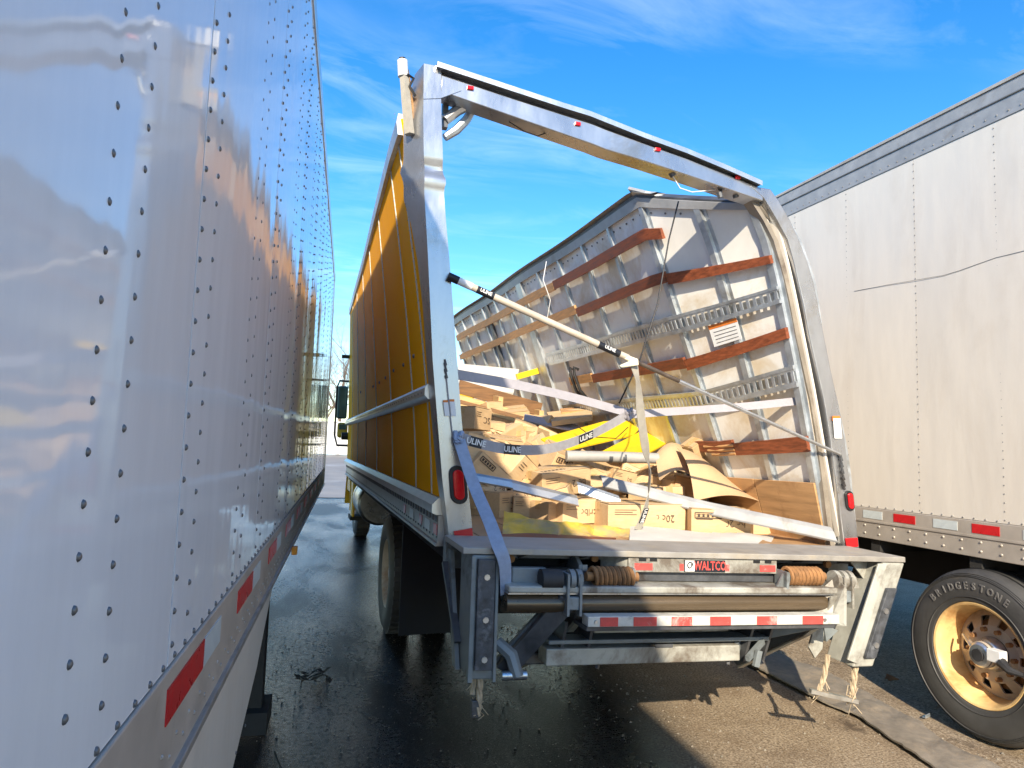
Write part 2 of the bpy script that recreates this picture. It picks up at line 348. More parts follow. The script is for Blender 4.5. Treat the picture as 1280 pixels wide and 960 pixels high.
def dome_data(n=7):
    vs, fs = [], []
    for r, h in ((1, 0), (0.8, 0.45), (0.35, 0.7)): vs += [(h, r * math.cos(2 * math.pi * k / n), r * math.sin(2 * math.pi * k / n)) for k in range(n)]
    for i in range(2):
        for k in range(n): fs.append((i * n + k, i * n + (k + 1) % n, (i + 1) * n + (k + 1) % n, (i + 1) * n + k))
    fs.append(tuple(2 * n + k for k in range(n))); return vs, fs
DOME = dome_data()
def dome(mb, c, r, axis=1):
    """rivet head; axis +1 faces +x, -1 faces -x"""
    return mb.add([(c[0] + axis * v[0] * r, c[1] + v[1] * r * axis, c[2] + v[2] * r) for v in DOME[0]], DOME[1])

# ================================================================== SETTING
g = MB()
gx = [-400, -60, -20, -8] + [-5 + 0.5 * i for i in range(21)] + [8, 20, 60, 400]; gy = [-300, -40, -12] + [-6 + 0.5 * i for i in range(33)] + [14, 25, 60, 150, 900]
def gz(x, y):
    if -6 < x < 6 and -7 < y < 11: return 0.012 * (mnoise.noise(Vector((x * 0.5, y * 0.5, 1.3))) - 0.2)
    return 0.0
vs = [(x, y, gz(x, y)) for x in gx for y in gy]; ny = len(gy)
g.add(vs, [(i * ny + j, (i + 1) * ny + j, (i + 1) * ny + j + 1, i * ny + j + 1) for i in range(len(gx) - 1) for j in range(ny - 1)])
tag(g.build('ground', 'asphalt', smooth=True), 'asphalt yard, wet and black in the alley, dusty beyond', None, None, 'structure')
ap = MB().add([(-40, 17, 0.012), (40, 17, 0.012), (60, 73, 0.012), (-60, 73, 0.012)], [(0, 1, 2, 3)])
tag(ap.build('pavement', 'apron'), None, None, None, 'structure')

# ------------------------------------------------------------------ far fence and bare trees
fe = empty('fence', (6, 72, 0), 'tall white board fence at the far end of the yard', 'fence')
for i in range(34):
    x = -10 + i * 1.1
    box('board', (x, 72, 0.1), (x + 1.07, 72.05, 3.55), 'fence_white', fe)
for z in (1.2, 2.4, 3.45): box('fence_rail', (-10, 71.9, z), (27.4, 71.99, z + 0.1), 'fence_white', fe)
def bare_tree(x, y, h, seed, label):
    rnd = random.Random(seed); t = empty('bare_tree', (x, y, 0), label, 'tree', 'leafless trees behind the white fence')
    trunk = MB(); cr = MB()
    trunk.tube([(x, y, -0.1), (x + 0.1, y, h * 0.15), (x - 0.05, y, h * 0.32)], [0.28, 0.22, 0.17], 7)
    def br(p, d, L, r, lev):
        q = p; pts = [p]; rs = [r]
        for k in range(3):
            d = (d + Vector((rnd.uniform(-.25, .25), rnd.uniform(-.25, .25), rnd.uniform(-.05, .22)))).normalized(); q = q + d * L / 3; pts.append(q); rs.append(r * (1 - 0.22 * (k + 1)))
        cr.tube(pts, rs, 4 if lev else 5, cap=False)
        if lev < 4:
            for k in range(4 if lev < 3 else 5):
                a = rnd.uniform(0, 6.28); e = Vector((math.cos(a), math.sin(a), rnd.uniform(0.2, 0.9))).normalized()
                br(pts[rnd.randint(1, 3)], (d * 0.6 + e).normalized(), L * rnd.uniform(0.5, 0.72), r * 0.45, lev + 1)
    for k in range(5):
        a = k * 1.26 + rnd.uniform(-.3, .3); br(Vector((x, y, h * (0.18 + 0.035 * k))), Vector((math.cos(a) * 0.7, math.sin(a) * 0.7, 0.9)).normalized(), h * 0.36, 0.13, 0)
    br(Vector((x - 0.05, y, h * 0.31)), Vector((0, 0, 1)), h * 0.42, 0.16, 0)
    trunk.build('trunk', 'bark', t); cr.build('crown', 'bark', t)
for i, (x, y, h, lab) in enumerate([(3.4, 77, 15, 'tall leafless tree behind the white fence, nearest the truck mirror'), (6.5, 83, 13, 'leafless tree behind the white fence, part hidden by the yellow truck'), (1.0, 80, 13.5, 'leafless tree behind the white fence, seen past the trailer nose'), (-2.5, 84, 14, 'leafless tree behind the fence, mostly hidden by the white trailer')]): bare_tree(x, y, h, 11 + i, lab)

# ================================================================== LEFT TRAILER (local frame: side plane x=0, y along)
LT = empty('semi_trailer', (-1.05, -3.6, 0), 'glossy white riveted trailer in shade with reflective tape along its lower rail', 'trailer', None, True)
LT.rotation_euler.z = -R_(3.6)
seams = [1.44 + 1.22 * k for k in range(-6, 8)]; Y0, Y1 = -5.9, 10.5
edges = [Y0] + [s for s in seams if Y0 + 0.2 < s < Y1 - 0.2] + [Y1]
for a, b in zip(edges, edges[1:]):
    MB().sheet(lambda u, v: (0.003 * math.sin(3.1416 * u) * math.sin(3.1416 * v), lerp(a + 0.0035, b - 0.0035, u), lerp(1.235, 4.0, v)), 8, 8, 0.006).build('side_panel', 'trailer_white', LT, smooth=True)
for s in edges[1:-1]: box('seam_strip', (-0.03, s - 0.03, 1.235), (-0.0065, s + 0.03, 4.0), 'black', LT)
box('bottom_rail', (-0.06, Y0, 1.02), (0.006, Y1, 1.232), 'right_rail', LT, bevel=0.004)
box('rail_lip', (-0.05, Y0, 1.008), (0.018, Y1, 1.028), 'rail_metal', LT, bevel=0.003)
box('top_rail', (-0.06, Y0, 4.0), (0.008, Y1, 4.11), 'aluminium', LT, bevel=0.004)
box('roof', (-2.55, Y0, 4.07), (-0.061, Y1, 4.10), 'trailer_cream', LT)
box('front_wall', (-2.55, Y1 - 0.05, 1.1), (-0.061, Y1 - 0.003, 4.065), 'trailer_white', LT)
box('far_side_wall', (-2.58, Y0, 1.05), (-2.552, Y1, 4.1), 'trailer_white', LT)
box('floor', (-2.55, Y0, 1.06), (-0.061, Y1 - 0.051, 1.2), 'under_black', LT)
box('rear_door', (-2.55, Y0 - 0.04, 1.1), (-0.061, Y0 - 0.002, 4.06), 'trailer_white', LT)
box('corner_post', (-0.05, Y1 - 0.012, 1.02), (0.012, Y1 + 0.02, 4.1), 'aluminium', LT, bevel=0.004)
# riveted columns: the 280 nearest are rivets of their own
riv = []
for s in seams:
    for dy in (0.022, 0.14, 0.72, 0.85):
        y = s + dy
        if not (0.3 < y < Y1 - 0.1): continue
        ph = 0.03 if dy in (0.14, 0.85) else 0.0
        z = 1.27 + ph
        while z < 3.97: riv.append((y, z)); z += 0.061
for k in range(120):
    if 0.3 + k * 0.085 < Y1: riv.append((0.3 + k * 0.085, 1.244))
vis = [p for p in riv if 0.78 < p[0] < 3.2 and p[1] < 1.66 + 0.62 * p[0]]; vis.sort(key=lambda p: p[0] ** 2 + (p[1] - 1.66) ** 2)
near = set(vis[:280]); rme = None; rest = MB()
for p in riv:
    if p in near:
        if rme is None:
            o0 = dome(MB(), (0.0, p[0], p[1]), 0.0066).build('rivet', 'rivet_dark', LT, smooth=True); rme = o0.data; bx = o0.location.x
        else:
            o = bpy.data.objects.new('rivet', rme); col.objects.link(o); o.parent = LT; o.location = (bx, p[0], p[1])
    else: dome(rest, (0.0, p[0], p[1]), 0.0066)
tag(rest.build('rivet_rows', 'rivet_dark', LT), kind='stuff')
rr = MB()
for k in range(90):
    for z in (1.06, 1.085): dome(rr, (0.006, 0.6 + k * 0.11 + (z - 1.06) * 2, z), 0.005)
tag(rr.build('rail_rivets', 'rail_metal', LT), kind='stuff')
for k in range(9):
    y = 1.425 + k * 0.845 - 0.0
    box('red_tape', (0.006, y, 1.135), (0.0085, y + 0.335, 1.2), 'red_tape', LT); box('white_tape', (0.006, y + 0.337, 1.135), (0.0085, y + 0.55, 1.2), 'white_tape', LT)
sk = MB(); pts = [(-5.0, 1.018), (-5.0, 0.5), (1.6, 0.5), (2.4, 0.53), (3.1, 0.72), (3.55, 0.93), (3.7, 1.018)]
sk.add([(-0.012, y, z) for y, z in pts] + [(-0.03, y, z) for y, z in pts], [tuple(range(7))[::-1], tuple(range(7, 14))] + [(i, (i + 1) % 7, 7 + (i + 1) % 7, 7 + i) for i in range(7)])
skirt = sk.build('side_skirt', 'trailer_cream', LT)
sb = MB()
for k in range(12): dome(sb, (-0.012, 0.4 + k * 0.22, 0.56 + 0.004 * k), 0.006)
sb.build('bolt', 'rivet_dark', skirt)
for yy in (4.35,):
    for xx in (-0.12, -2.4):
        box('landing_leg', (xx - 0.1, yy, 0.12), (xx + 0.02, yy + 0.14, 1.02), 'under_black', LT); box('landing_foot', (xx - 0.16, yy - 0.08, 0.0), (xx + 0.06, yy + 0.22, 0.12), 'under_black', LT)
box('marker_light', (0.018, 4.3, 0.985), (0.05, 4.36, 1.03), 'amber_lens', LT, bevel=0.006)
def far_wheels(parent, x, ys, tl=False):
    for y in ys:
        MB().lathe([(0.28, -0.11), (0.44, -0.13), (0.5, -0.09), (0.505, 0), (0.5, 0.09), (0.44, 0.13), (0.28, 0.11)], (x, y, 0.5), (1, 0, 0), 32).build('tyre', 'tyre', parent, smooth=True)
        MB().lathe([(0.02, 0.03), (0.2, 0.03), (0.26, 0.10), (0.285, 0.115), (0.285, -0.115), (0.02, -0.10)], (x, y, 0.5), (1, 0, 0), 32).build('rim', 'rim_pale', parent, smooth=True)
far_wheels(LT, -0.2, (-4.3, -3.05)); far_wheels(LT, -2.38, (-4.3, -3.05))

# ================================================================== RIGHT TRAILER (side plane x=3.25)
RX = 3.25; RY0, RY1 = -4.5, 11.5
RT = empty('semi_trailer', (RX, 0, 0), 'sunlit cream trailer with rivet lines, a long scratch and a rusty wheel', 'trailer')
rs = [0.727 + 0.61 * 2 * k - 0.61 for k in range(-3, 10)]
ed = [RY0] + [s for s in rs if RY0 + 0.2 < s < RY1 - 0.2] + [RY1]
for a, b in zip(ed, ed[1:]):
    MB().sheet(lambda u, v: (RX - 0.004 * math.sin(3.1416 * u) * math.sin(3.1416 * v), lerp(b - 0.001, a + 0.001, u), lerp(1.29, 3.74, v)), 8, 8, 0.006).build('side_panel', 'trailer_cream', RT, smooth=True)
for s in ed[1:-1]: box('seam_strip', (RX + 0.0085, s - 0.03, 1.29), (RX + 0.03, s + 0.03, 3.74), 'right_rail', RT)
box('bottom_rail', (RX - 0.006, RY0, 1.066), (RX + 0.06, RY1, 1.287), 'right_rail', RT, bevel=0.004)
box('rail_groove', (RX - 0.012, RY0, 1.185), (RX - 0.0065, RY1, 1.197), 'right_rail', RT)
box('top_rail', (RX - 0.006, RY0, 3.742), (RX + 0.06, RY1, 3.86), 'rail_grey', RT, bevel=0.004)
box('roof_edge', (RX - 0.016, RY0, 3.862), (RX + 0.05, RY1, 3.95), 'rail_grey', RT, bevel=0.006)
box('roof_lip', (RX - 0.024, RY0, 3.952), (RX + 0.05, RY1, 3.972), 'right_rail', RT)
box('roof', (RX + 0.061, RY0, 3.93), (RX + 2.55, RY1, 3.96), 'trailer_cream', RT)
box('floor', (RX + 0.061, RY0, 1.08), (RX + 2.55, RY1 - 0.06, 1.25), 'under_black', RT)
box('far_side_wall', (RX + 2.552, RY0, 1.06), (RX + 2.59, RY1, 3.96), 'trailer_cream', RT)
box('front_wall', (RX + 0.061, RY1 - 0.05, 1.26), (RX + 2.55, RY1 - 0.003, 3.92), 'trailer_cream', RT)
box('rear_door', (RX + 0.061, RY0 + 0.003, 1.26), (RX + 2.55, RY0 + 0.05, 3.92), 'trailer_cream', RT)
q = MB()
for k in range(-6, 18):
    y = 0.727 + 0.61 * k
    if RY0 + 0.1 < y < RY1 - 0.1:
        for j in range(48): dome(q, (RX, y + (0.0 if k % 2 else 0.02), 1.31 + j * 0.051), 0.0052, -1)
for j in range(150): dome(q, (RX, RY0 + 0.1 + j * 0.075, 1.30), 0.006, -1); dome(q, (RX - 0.006, RY0 + 0.1 + j * 0.075, 3.775), 0.006, -1)
tag(q.build('rivet_rows', 'rivet_pale', RT), kind='stuff')
q = MB()
for j in range(60):
    y = RY0 + 0.15 + j * 0.26
    for dy, z in ((0, 1.16), (0, 1.105), (0.13, 1.16), (0.13, 1.105)): dome(q, (RX - 0.006, y + dy, z), 0.009, -1)
tag(q.build('rail_bolts', 'right_rail', RT), kind='stuff')
for k in range(-5, 9):
    y = 0.33 + k * 0.594
    box('red_tape', (RX - 0.0085, y - 0.178, 1.212), (RX - 0.0062, y, 1.268), 'red_tape', RT); box('white_tape', (RX - 0.0085, y + 0.1, 1.212), (RX - 0.0062, y + 0.275, 1.268), 'white_tape', RT)
scr = MB()
sp_ = [at(x, y, x=RX - 0.005) for x, y in [(1068, 364), (1110, 356), (1180, 344), (1200, 338), (1245, 322), (1262, 318), (1290, 311)]]
scr.tube(sp_, 0.0013, 5); scr.build('scratch', 'rivet_dark', RT)
for k in range(20): box('cross_member', (RX + 0.02, -4.2 + k * 0.78, 0.98), (RX + 2.5, -4.12 + k * 0.78, 1.064), 'under_black', RT)
box('frame_rail', (RX + 0.55, -4.3, 0.72), (RX + 0.65, 2.6, 0.978), 'under_black', RT); box('frame_rail', (RX + 1.9, -4.3, 0.72), (RX + 2.0, 2.6, 0.978), 'under_black', RT)
WC = Vector((RX - 0.045, -0.325, 0.5)); AX = (-1, 0, 0)
tyr = MB().lathe([(0.297, 0.005), (0.31, 0.022), (0.36, 0.030), (0.43, 0.030), (0.468, 0.018), (0.487, -0.005), (0.497, -0.03), (0.5, -0.10), (0.497, -0.19), (0.487, -0.215), (0.46, -0.24), (0.36, -0.25), (0.297, -0.22)], WC, AX, 64).build('tyre', 'tyre', RT, smooth=True)
grv = MB()
for h in (-0.06, -0.10, -0.145): grv.lathe([(0.5015, h - 0.006), (0.502, h), (0.5015, h + 0.006)], WC, AX, 64)
grv.build('tread_groove', 'black', tyr, smooth=True)
q = MB()
for r_, h_ in ((0.335, 0.0275), (0.455, 0.0245), (0.463, 0.021), (0.472, 0.0165)): q.lathe([(r_ - 0.003, h_ - 0.002), (r_, h_ + 0.004), (r_ + 0.003, h_ - 0.002)], WC, AX, 64)
q.build('sidewall_rib', 'tyre', tyr, smooth=True)
let = MB(); word = 'BRIDGESTONE'
for i, ch in enumerate(word):
    a = R_(90 + 46 - 7.6 * i); rad = Vector((0, -math.cos(a) * -1, math.sin(a)))   # seen from -x the wheel's right is -y
    rad = Vector((0, -math.cos(a), math.sin(a))); tan = Vector((0, -math.sin(a), -math.cos(a)))
    text_mb(let, ch, WC + rad * 0.398 + Vector((-0.0285, 0, 0)), tan, rad, 0.062, 0.006, 0.85, 0.02)
let.build('lettering', 'tyre_letter', tyr)
rim = MB().lathe([(0.300, 0.0), (0.306, 0.012), (0.300, 0.020), (0.288, 0.016), (0.278, 0.0), (0.272, -0.03), (0.262, -0.10), (0.258, -0.155), (0.262, -0.20), (0.30, -0.21)], WC, AX, 64).build('rim', 'rim_rust', RT, smooth=True)
dsk = MB()
def annulus(mb, r0, h0, r1, h1, a0=0, a1=360, n=64):
    mb_n = max(2, int(n * (a1 - a0) / 360)); ring = []
    for k in range(mb_n + 1):
        a = R_(lerp(a0, a1, k / mb_n)); e = Vector((0, -math.cos(a), math.sin(a)))
        ring.append([WC + e * r + Vector((-h, 0, 0)) for r, h in ((r0, h0), (r1, h1), (r1, h1 - 0.012), (r0, h0 - 0.012))])
    mb.rings(ring)
annulus(dsk, 0.222, -0.135, 0.2585, -0.155); annulus(dsk, 0.10, -0.105, 0.165, -0.105)
for k in range(10): annulus(dsk, 0.165, -0.105, 0.222, -0.135, k * 36 + 8, k * 36 + 28)
dsk.build('wheel_disc', 'rim_pale', rim, smooth=True)
MB().lathe([(0.10, -0.10), (0.085, -0.06), (0.075, -0.05), (0.072, 0.0), (0.06, 0.012), (0.0, 0.014)], WC, AX, 28).build('hub', 'hub_metal', RT, smooth=True)
MB().lathe([(0.074, -0.03), (0.078, -0.025), (0.078, -0.012), (0.074, -0.008)], WC, AX, 28).build('hub_ring', 'rim_pale', RT, smooth=True)
MB().cyl(WC + Vector((-0.012, 0, 0)), WC + Vector((-0.024, 0, 0)), 0.036, 20).build('hub_cap', 'rubber', RT, smooth=True)
box('inflation_block', (WC.x - 0.03, WC.y - 0.15, 0.49), (WC.x + 0.03, WC.y - 0.066, 0.56), 'label_white', RT, bevel=0.004)
MB().tube([WC + Vector((-0.01, -0.14, 0.0)), WC + Vector((-0.02, -0.2, -0.03)), WC + Vector((-0.005, -0.27, -0.035))], [0.03, 0.022, 0.012], 8).build('air_hose', 'rubber', RT, smooth=True)
MB().tube([WC + Vector((0.0, 0.06, 0.04)), WC + Vector((0.02, 0.10, 0.055)), WC + Vector((0.06, 0.16, 0.075))], 0.007, 6).build('valve_stem', 'hub_metal', RT, smooth=True)
for k in range(10):
    a = R_(k * 36 + 0); e = Vector((0, math.cos(a), math.sin(a))); MB().tube([WC + e * 0.142 + Vector((0.11, 0, 0)), WC + e * 0.142 + Vector((0.075, 0, 0))], 0.015, 6).build('wheel_nut', 'rust', RT)
MB().cyl(WC + Vector((0.2, 0, 0)), WC + Vector((2.3, 0, 0)), 0.065, 14).build('axle', 'under_black', RT, smooth=True)
MB().lathe([(0.08, 0.14), (0.2, 0.16), (0.2, 0.26), (0.08, 0.28)], WC, (1, 0, 0), 28).build('brake_drum', 'rust', RT, smooth=True)
far_wheels(RT, RX + 0.42, (-0.325,)); far_wheels(RT, RX + 2.3, (-0.325, -1.6)); far_wheels(RT, RX + 0.1, (-1.6,))

# ================================================================== BOX TRUCK
TK = empty('box_truck', (1.25, 4.0, 0), 'wrecked yellow box truck with torn-off roof, buckled rear frame and cargo spilling', 'truck')
LEN = 7.9; FZ = 1.17
# ---- left wall: leans outwards towards its top
XT = [(0.1, -0.305), (2.5, -0.217), (4.5, -0.152), (7.9, -0.075)]; ZT = [(0.1, 3.43), (0.8, 3.53), (2.5, 3.64), (4.5, 3.70), (7.9, 3.78)]
def LW(y, z, o=0.0):
    h = max(0.0, (z - 1.36) / (interp(ZT, y) - 1.36)); return Vector((interp(XT, y) * h ** 1.35 - 0.012 - o, y, z))
ls = [0.13, 0.36, 0.92, 2.12, 3.34, 4.56, 5.78, 6.9, LEN]
for a, b in zip(ls, ls[1:]):
    a, b = a + 0.006, b - 0.006
    MB().sheet(lambda u, v: LW(lerp(b, a, u), lerp(1.37, 1.90, v), 0.002 * math.sin(3.14 * u)), 4, 3, 0.02).build('lower_panel', 'truck_yellow', TK, smooth=True)
    def up(u, v):
        y = lerp(b, a, u); return LW(y, lerp(1.985, interp(ZT, y), v), 0.001 * math.sin(3.14 * u) * math.sin(3.14 * v))
    MB().sheet(up, 4, 12, 0.02).build('upper_panel', 'truck_yellow', TK, smooth=True)
for s in ls[1:-1]:
    MB().sheet(lambda u, v: LW(lerp(s + 0.006, s - 0.006, u), lerp(1.37, interp(ZT, s) - 0.01, v), 0.0065), 1, 12, 0.02).build('seam_strip', 'white_tape', TK, smooth=True)
MB().sheet(lambda u, v: LW(lerp(LEN, 0.13, u), lerp(1.2, interp(ZT, lerp(LEN, 0.13, u)) - 0.02, v), -0.04), 20, 12, 0.01).build('inner_lining', 'inner_wall', TK, smooth=True)
rb = MB(); n = 26
for k in range(n):
    pass
rb.rings([[LW(lerp(LEN, 0.14, k / n), 1.945, o) + Vector((0, 0, dz)) for o, dz in ((-0.005, -0.055), (0.03, -0.05), (0.05, -0.03), (0.05, 0.012), (0.03, 0.035), (-0.005, 0.045))] for k in range(n + 1)])
rb.build('rub_rail', 'aluminium', TK, smooth=True)
tr = MB(); tr.rings([[LW(y, interp(ZT, y), o) + Vector((0, 0, dz)) for o, dz in ((-0.06, -0.09), (0.012, -0.09), (0.022, -0.02), (0.015, 0.03), (-0.06, 0.03))] for y in [lerp(LEN, 0.14, k / n) for k in range(n + 1)]])
tr.build('top_rail', 'galvanised', TK, smooth=True)
q = MB()
for k in range(70):
    y = 0.2 + k * 0.11; p = LW(y, interp(ZT, y) - 0.05, 0.019); dome(q, p, 0.009, -1)
for k in range(60):
    y = 0.25 + k * 0.125; p = LW(y, 1.945, 0.05); dome(q, p + Vector((0, 0, -0.01)), 0.006, -1)
for s in ls[1:-1]:
    for k in range(26):
        for d in (-0.03, 0.03): dome(q, LW(s + d, 2.05 + 0.06 * k, 0.004), 0.004, -1)
tag(q.build('wall_rivets', 'rivet_pale', TK), kind='stuff')
for px, py in [(516, 445), (502, 456), (489, 463), (478, 472), (470, 478), (446, 490), (462, 483)]:
    y = at(px, py, x=-0.1).y; p = LW(y, at(px, py, x=-0.1).z, 0.001); dome(MB(), p, 0.016, -1).build('puncture', 'rivet_dark', TK)
# sill and lower rail under the wall
def prof(name, pr, mat, y0=0.12, y1=LEN, smooth=False): return MB().rings([[(x, y, z) for x, z in pr] for y in (y1, y0)]).build(name, mat, TK, smooth)
prof('sill_rail', [(0.02, 1.368), (-0.02, 1.366), (-0.055, 1.33), (-0.055, 1.285), (-0.028, 1.275), (0.02, 1.275)], 'aluminium')
prof('lower_rail', [(0.02, 1.272), (-0.018, 1.272), (-0.018, 1.13), (-0.03, 1.125), (-0.03, 1.11), (0.02, 1.11)], 'rail_metal')
q = MB()
for k in range(78):
    y = 0.15 + k * 0.1; q.box((-0.0225, y, 1.235), (-0.0185, y + 0.045, 1.266)); dome(q, (-0.018, y, 1.155), 0.007, -1)
tag(q.build('rail_lacing', 'steel_dark', TK), kind='stuff')
for k, y in enumerate((0.14, 0.36, 0.62, 0.95, 1.3)):
    box('red_tape' if k % 2 == 0 else 'white_tape', (-0.0215, y, 1.165), (-0.0188, y + (0.1 if k % 2 == 0 else 0.16), 1.222), 'red_tape' if k % 2 == 0 else 'white_tape', TK)
# ---- rear frame: left post (racked, crumpled near the top)
PL = [(1.10, 0.03, 0.155, 0.03, 0), (1.26, 0.005, 0.135, 0.005, 0), (1.468, -0.029, 0.105, -0.032, 0), (1.78, -0.068, 0.062, -0.075, 0), (2.09, -0.106, 0.025, -0.115, 0), (2.4, -0.133, -0.01, -0.15, 0), (2.65, -0.155, -0.04, -0.19, 0.0), (2.85, -0.175, -0.066, -0.235, 0.0), (2.98, -0.188, -0.08, -0.28, -0.004), (3.06, -0.194, -0.086, -0.315, 0.012), (3.12, -0.198, -0.083, -0.325, -0.022), (3.18, -0.203, -0.100, -0.322, 0.020), (3.26, -0.206, -0.104, -0.318, -0.006), (3.4, -0.212, -0.112, -0.30, 0), (3.55, -0.217, -0.122, -0.275, 0), (3.70, -0.222, -0.125, -0.25, 0)]
PL = [p for p in PL if not 3.0 < p[0] < 3.3]
def pcol(k, z): return interp([(p[0], p[k]) for p in PL], z)
rings = []
for k in range(105):
    z = lerp(1.10, 3.70, k / 104); g1 = math.exp(-((z - 3.13) / 0.035) ** 2); g2 = math.exp(-((z - 3.06) / 0.03) ** 2); g3 = math.exp(-((z - 2.98) / 0.06) ** 2)
    xl, xr, xf = pcol(1, z), pcol(2, z), pcol(3, z)
    rings.append([(xl + 0.006 * g1, 0.016 * g1 - 0.012 * g2, z), ((xl + xr) / 2, 0.024 * g1 - 0.016 * g2 + 0.008 * g3, z), (xr + 0.012 * g2, 0.018 * g1 - 0.010 * g2 + 0.004 * g3, z), (xr, 0.11, z), ((xl + xf) / 2, 0.13, z), (xf - 0.02 * g1, 0.13, z), ((xf + xl) / 2 + 0.018 * g1 - 0.012 * g2, 0.065, z)])
MB().rings(rings).build('rear_post', 'post_metal', TK, smooth=True)
# header, sagging to the right
HD = [(-0.124, 3.562, 3.655, 3.708), (0.3, 3.488, 3.592, 3.648), (0.62, 3.433, 3.548, 3.603), (0.77, 3.408, 3.528, 3.585), (0.86, 3.388, 3.508, 3.566), (1.12, 3.355, 3.462, 3.512), (1.4, 3.312, 3.415, 3.463), (1.7, 3.262, 3.352, 3.395), (1.93, 3.225, 3.302, 3.338)]
MB().rings([[(x, 0.0, a), (x, 0.0, b), (x, 0.13, b), (x, 0.13, a)] for x, a, b, c in HD]).build('header', 'post_metal', TK, bevel=0.005, smooth=True)
MB().rings([[(x, 0.03, b + 0.001), (x, 0.03, c - 0.02), (x, 0.12, c - 0.02), (x, 0.12, b + 0.001)] for x, a, b, c in HD]).build('header_channel', 'steel_dark', TK)
MB().rings([[(x - 0.03, -0.035, c - 0.03), (x - 0.03, -0.035, c), (x - 0.03, 0.14, c + 0.004), (x - 0.03, 0.14, c - 0.019), (x - 0.03, -0.02, c - 0.021)] for x, a, b, c in HD]).build('header_lip', 'aluminium', TK, smooth=True)
g_ = MB().poly([(-0.216, -0.004, 3.50), (-0.125, -0.004, 3.52), (-0.01, -0.004, 3.585), (-0.02, -0.004, 3.60), (-0.218, -0.004, 3.53)], 0.003).build('corner_gusset', 'post_metal', TK)
for px, py in [(588, 110), (722, 155), (822, 187), (922, 222)]:
    p = at(px, py, y=-0.004); box('clearance_lamp', (p.x - 0.018, -0.012, p.z - 0.01), (p.x + 0.018, 0.0, p.z + 0.01), 'red_lens', TK, bevel=0.003)
# right post, bowed inwards
PR = [(3.31, 1.83, 1.985), (3.245, 1.93, 2.045), (3.12, 2.03, 2.13), (3.0, 2.105, 2.205), (2.86, 2.155, 2.262), (2.75, 2.19, 2.304), (2.62, 2.225, 2.335), (2.4, 2.272, 2.381), (2.2, 2.325, 2.435), (2.0, 2.377, 2.487), (1.75, 2.425, 2.53), (1.58, 2.452, 2.556), (1.3, 2.49, 2.60), (1.02, 2.535, 2.648)]
rng = random.Random(3)
MB().rings([[(a, 0.0 + rng.uniform(-.006, .006), z), (a, 0.13, z), (b, 0.13, z), (b, 0.0 + rng.uniform(-.006, .006), z)] for z, a, b in PR]).build('rear_post', 'post_metal', TK, bevel=0.006, smooth=True)
MB().rings([[(a - 0.065, 0.045, z), (a - 0.065, 0.12, z), (a - 0.03, 0.12, z), (a - 0.03, 0.045, z)] for z, a, b in PR[1:]]).build('door_track', 'track_tan', TK, smooth=True)
MB().rings([[(a - 0.026, 0.07, z), (a - 0.026, 0.12, z), (a - 0.002, 0.12, z), (a - 0.002, 0.07, z)] for z, a, b in PR[1:]]).build('door_seal', 'black', TK, smooth=True)
MB().rings([[(b + 0.001, 0.02, z), (b + 0.001, 0.12, z), (b + 0.022 + 0.015 * math.sin(z * 5), 0.12, z), (b + 0.022 + 0.015 * math.sin(z * 5), 0.02, z)] for z, a, b in PR[2:]]).build('side_flange', 'galvanised', TK, smooth=True)
crm = MB()
for k, (a, b) in enumerate([((935, 243), (1000, 330)), ((945, 247), (985, 300)), ((950, 262), (1012, 345))]):
    p, r_ = at(*a, y=0.05 + 0.03 * k), at(*b, y=0.06 + 0.03 * k); crm.tube([p, (p + r_) / 2 + Vector((0.03, 0, 0.02)), r_], 0.012, 5)
crm.build('torn_trim', 'track_tan', TK, smooth=True)
# broken roof corner, hanging struts and loose wires
def pp(lst, y): return [at(a, b, y=y) for a, b in lst]
MB().tube(pp([(512, 168), (508, 130), (505, 92)], 0.06), [0.028, 0.027, 0.026], 5).build('broken_roof_bow', 'strap_beige', TK, smooth=True)
MB().tube(pp([(504, 96), (503, 76)], 0.06), 0.029, 10).build('roof_bow_cap', 'label_white', TK, smooth=True)
MB().tube(pp([(503, 77), (503, 73)], 0.06), 0.02, 8).build('roof_bow_tip', 'black', TK, smooth=True)
MB().tube(pp([(506, 88), (511, 120), (514, 150)], 0.085), 0.022, 6).build('broken_roof_bow', 'wood_tan', TK, smooth=True)
MB().tube(pp([(509, 93), (517, 98), (512, 108), (519, 120)], 0.04), 0.008, 5).build('torn_wire', 'black', TK, smooth=True)
MB().tube(pp([(556, 150), (572, 138), (588, 130)], 0.12), 0.03, 8).build('hanging_strut', 'aluminium', TK, smooth=True)
MB().tube(pp([(556, 172), (570, 163), (583, 150), (590, 138)], 0.15), [0.022, 0.026, 0.026, 0.026], 8).build('hanging_strut', 'galvanised', TK, smooth=True)
box('strut_bracket', tuple(at(553, 158, y=0.115)), tuple(at(559, 133, y=0.16)), 'steel_dark', TK)
MB().tube(pp([(636, 152), (655, 164), (672, 170), (683, 166)], 0.06), 0.0035, 5).build('loose_wire', 'black', TK, smooth=True)
MB().tube(pp([(838, 215), (850, 235), (865, 240), (898, 237)], 0.06), 0.0035, 5).build('loose_wire', 'label_white', TK, smooth=True)
for px in (899, 918, 930): MB().tube([at(px, 240, y=0.05), at(px + 2, 247, y=0.05)], 0.018, 8).build('roller', 'steel_dark', TK, smooth=True)
MB().tube(pp([(838, 214), (842, 220)], 0.05), 0.02, 6).build('cable_bracket', 'steel_dark', TK)
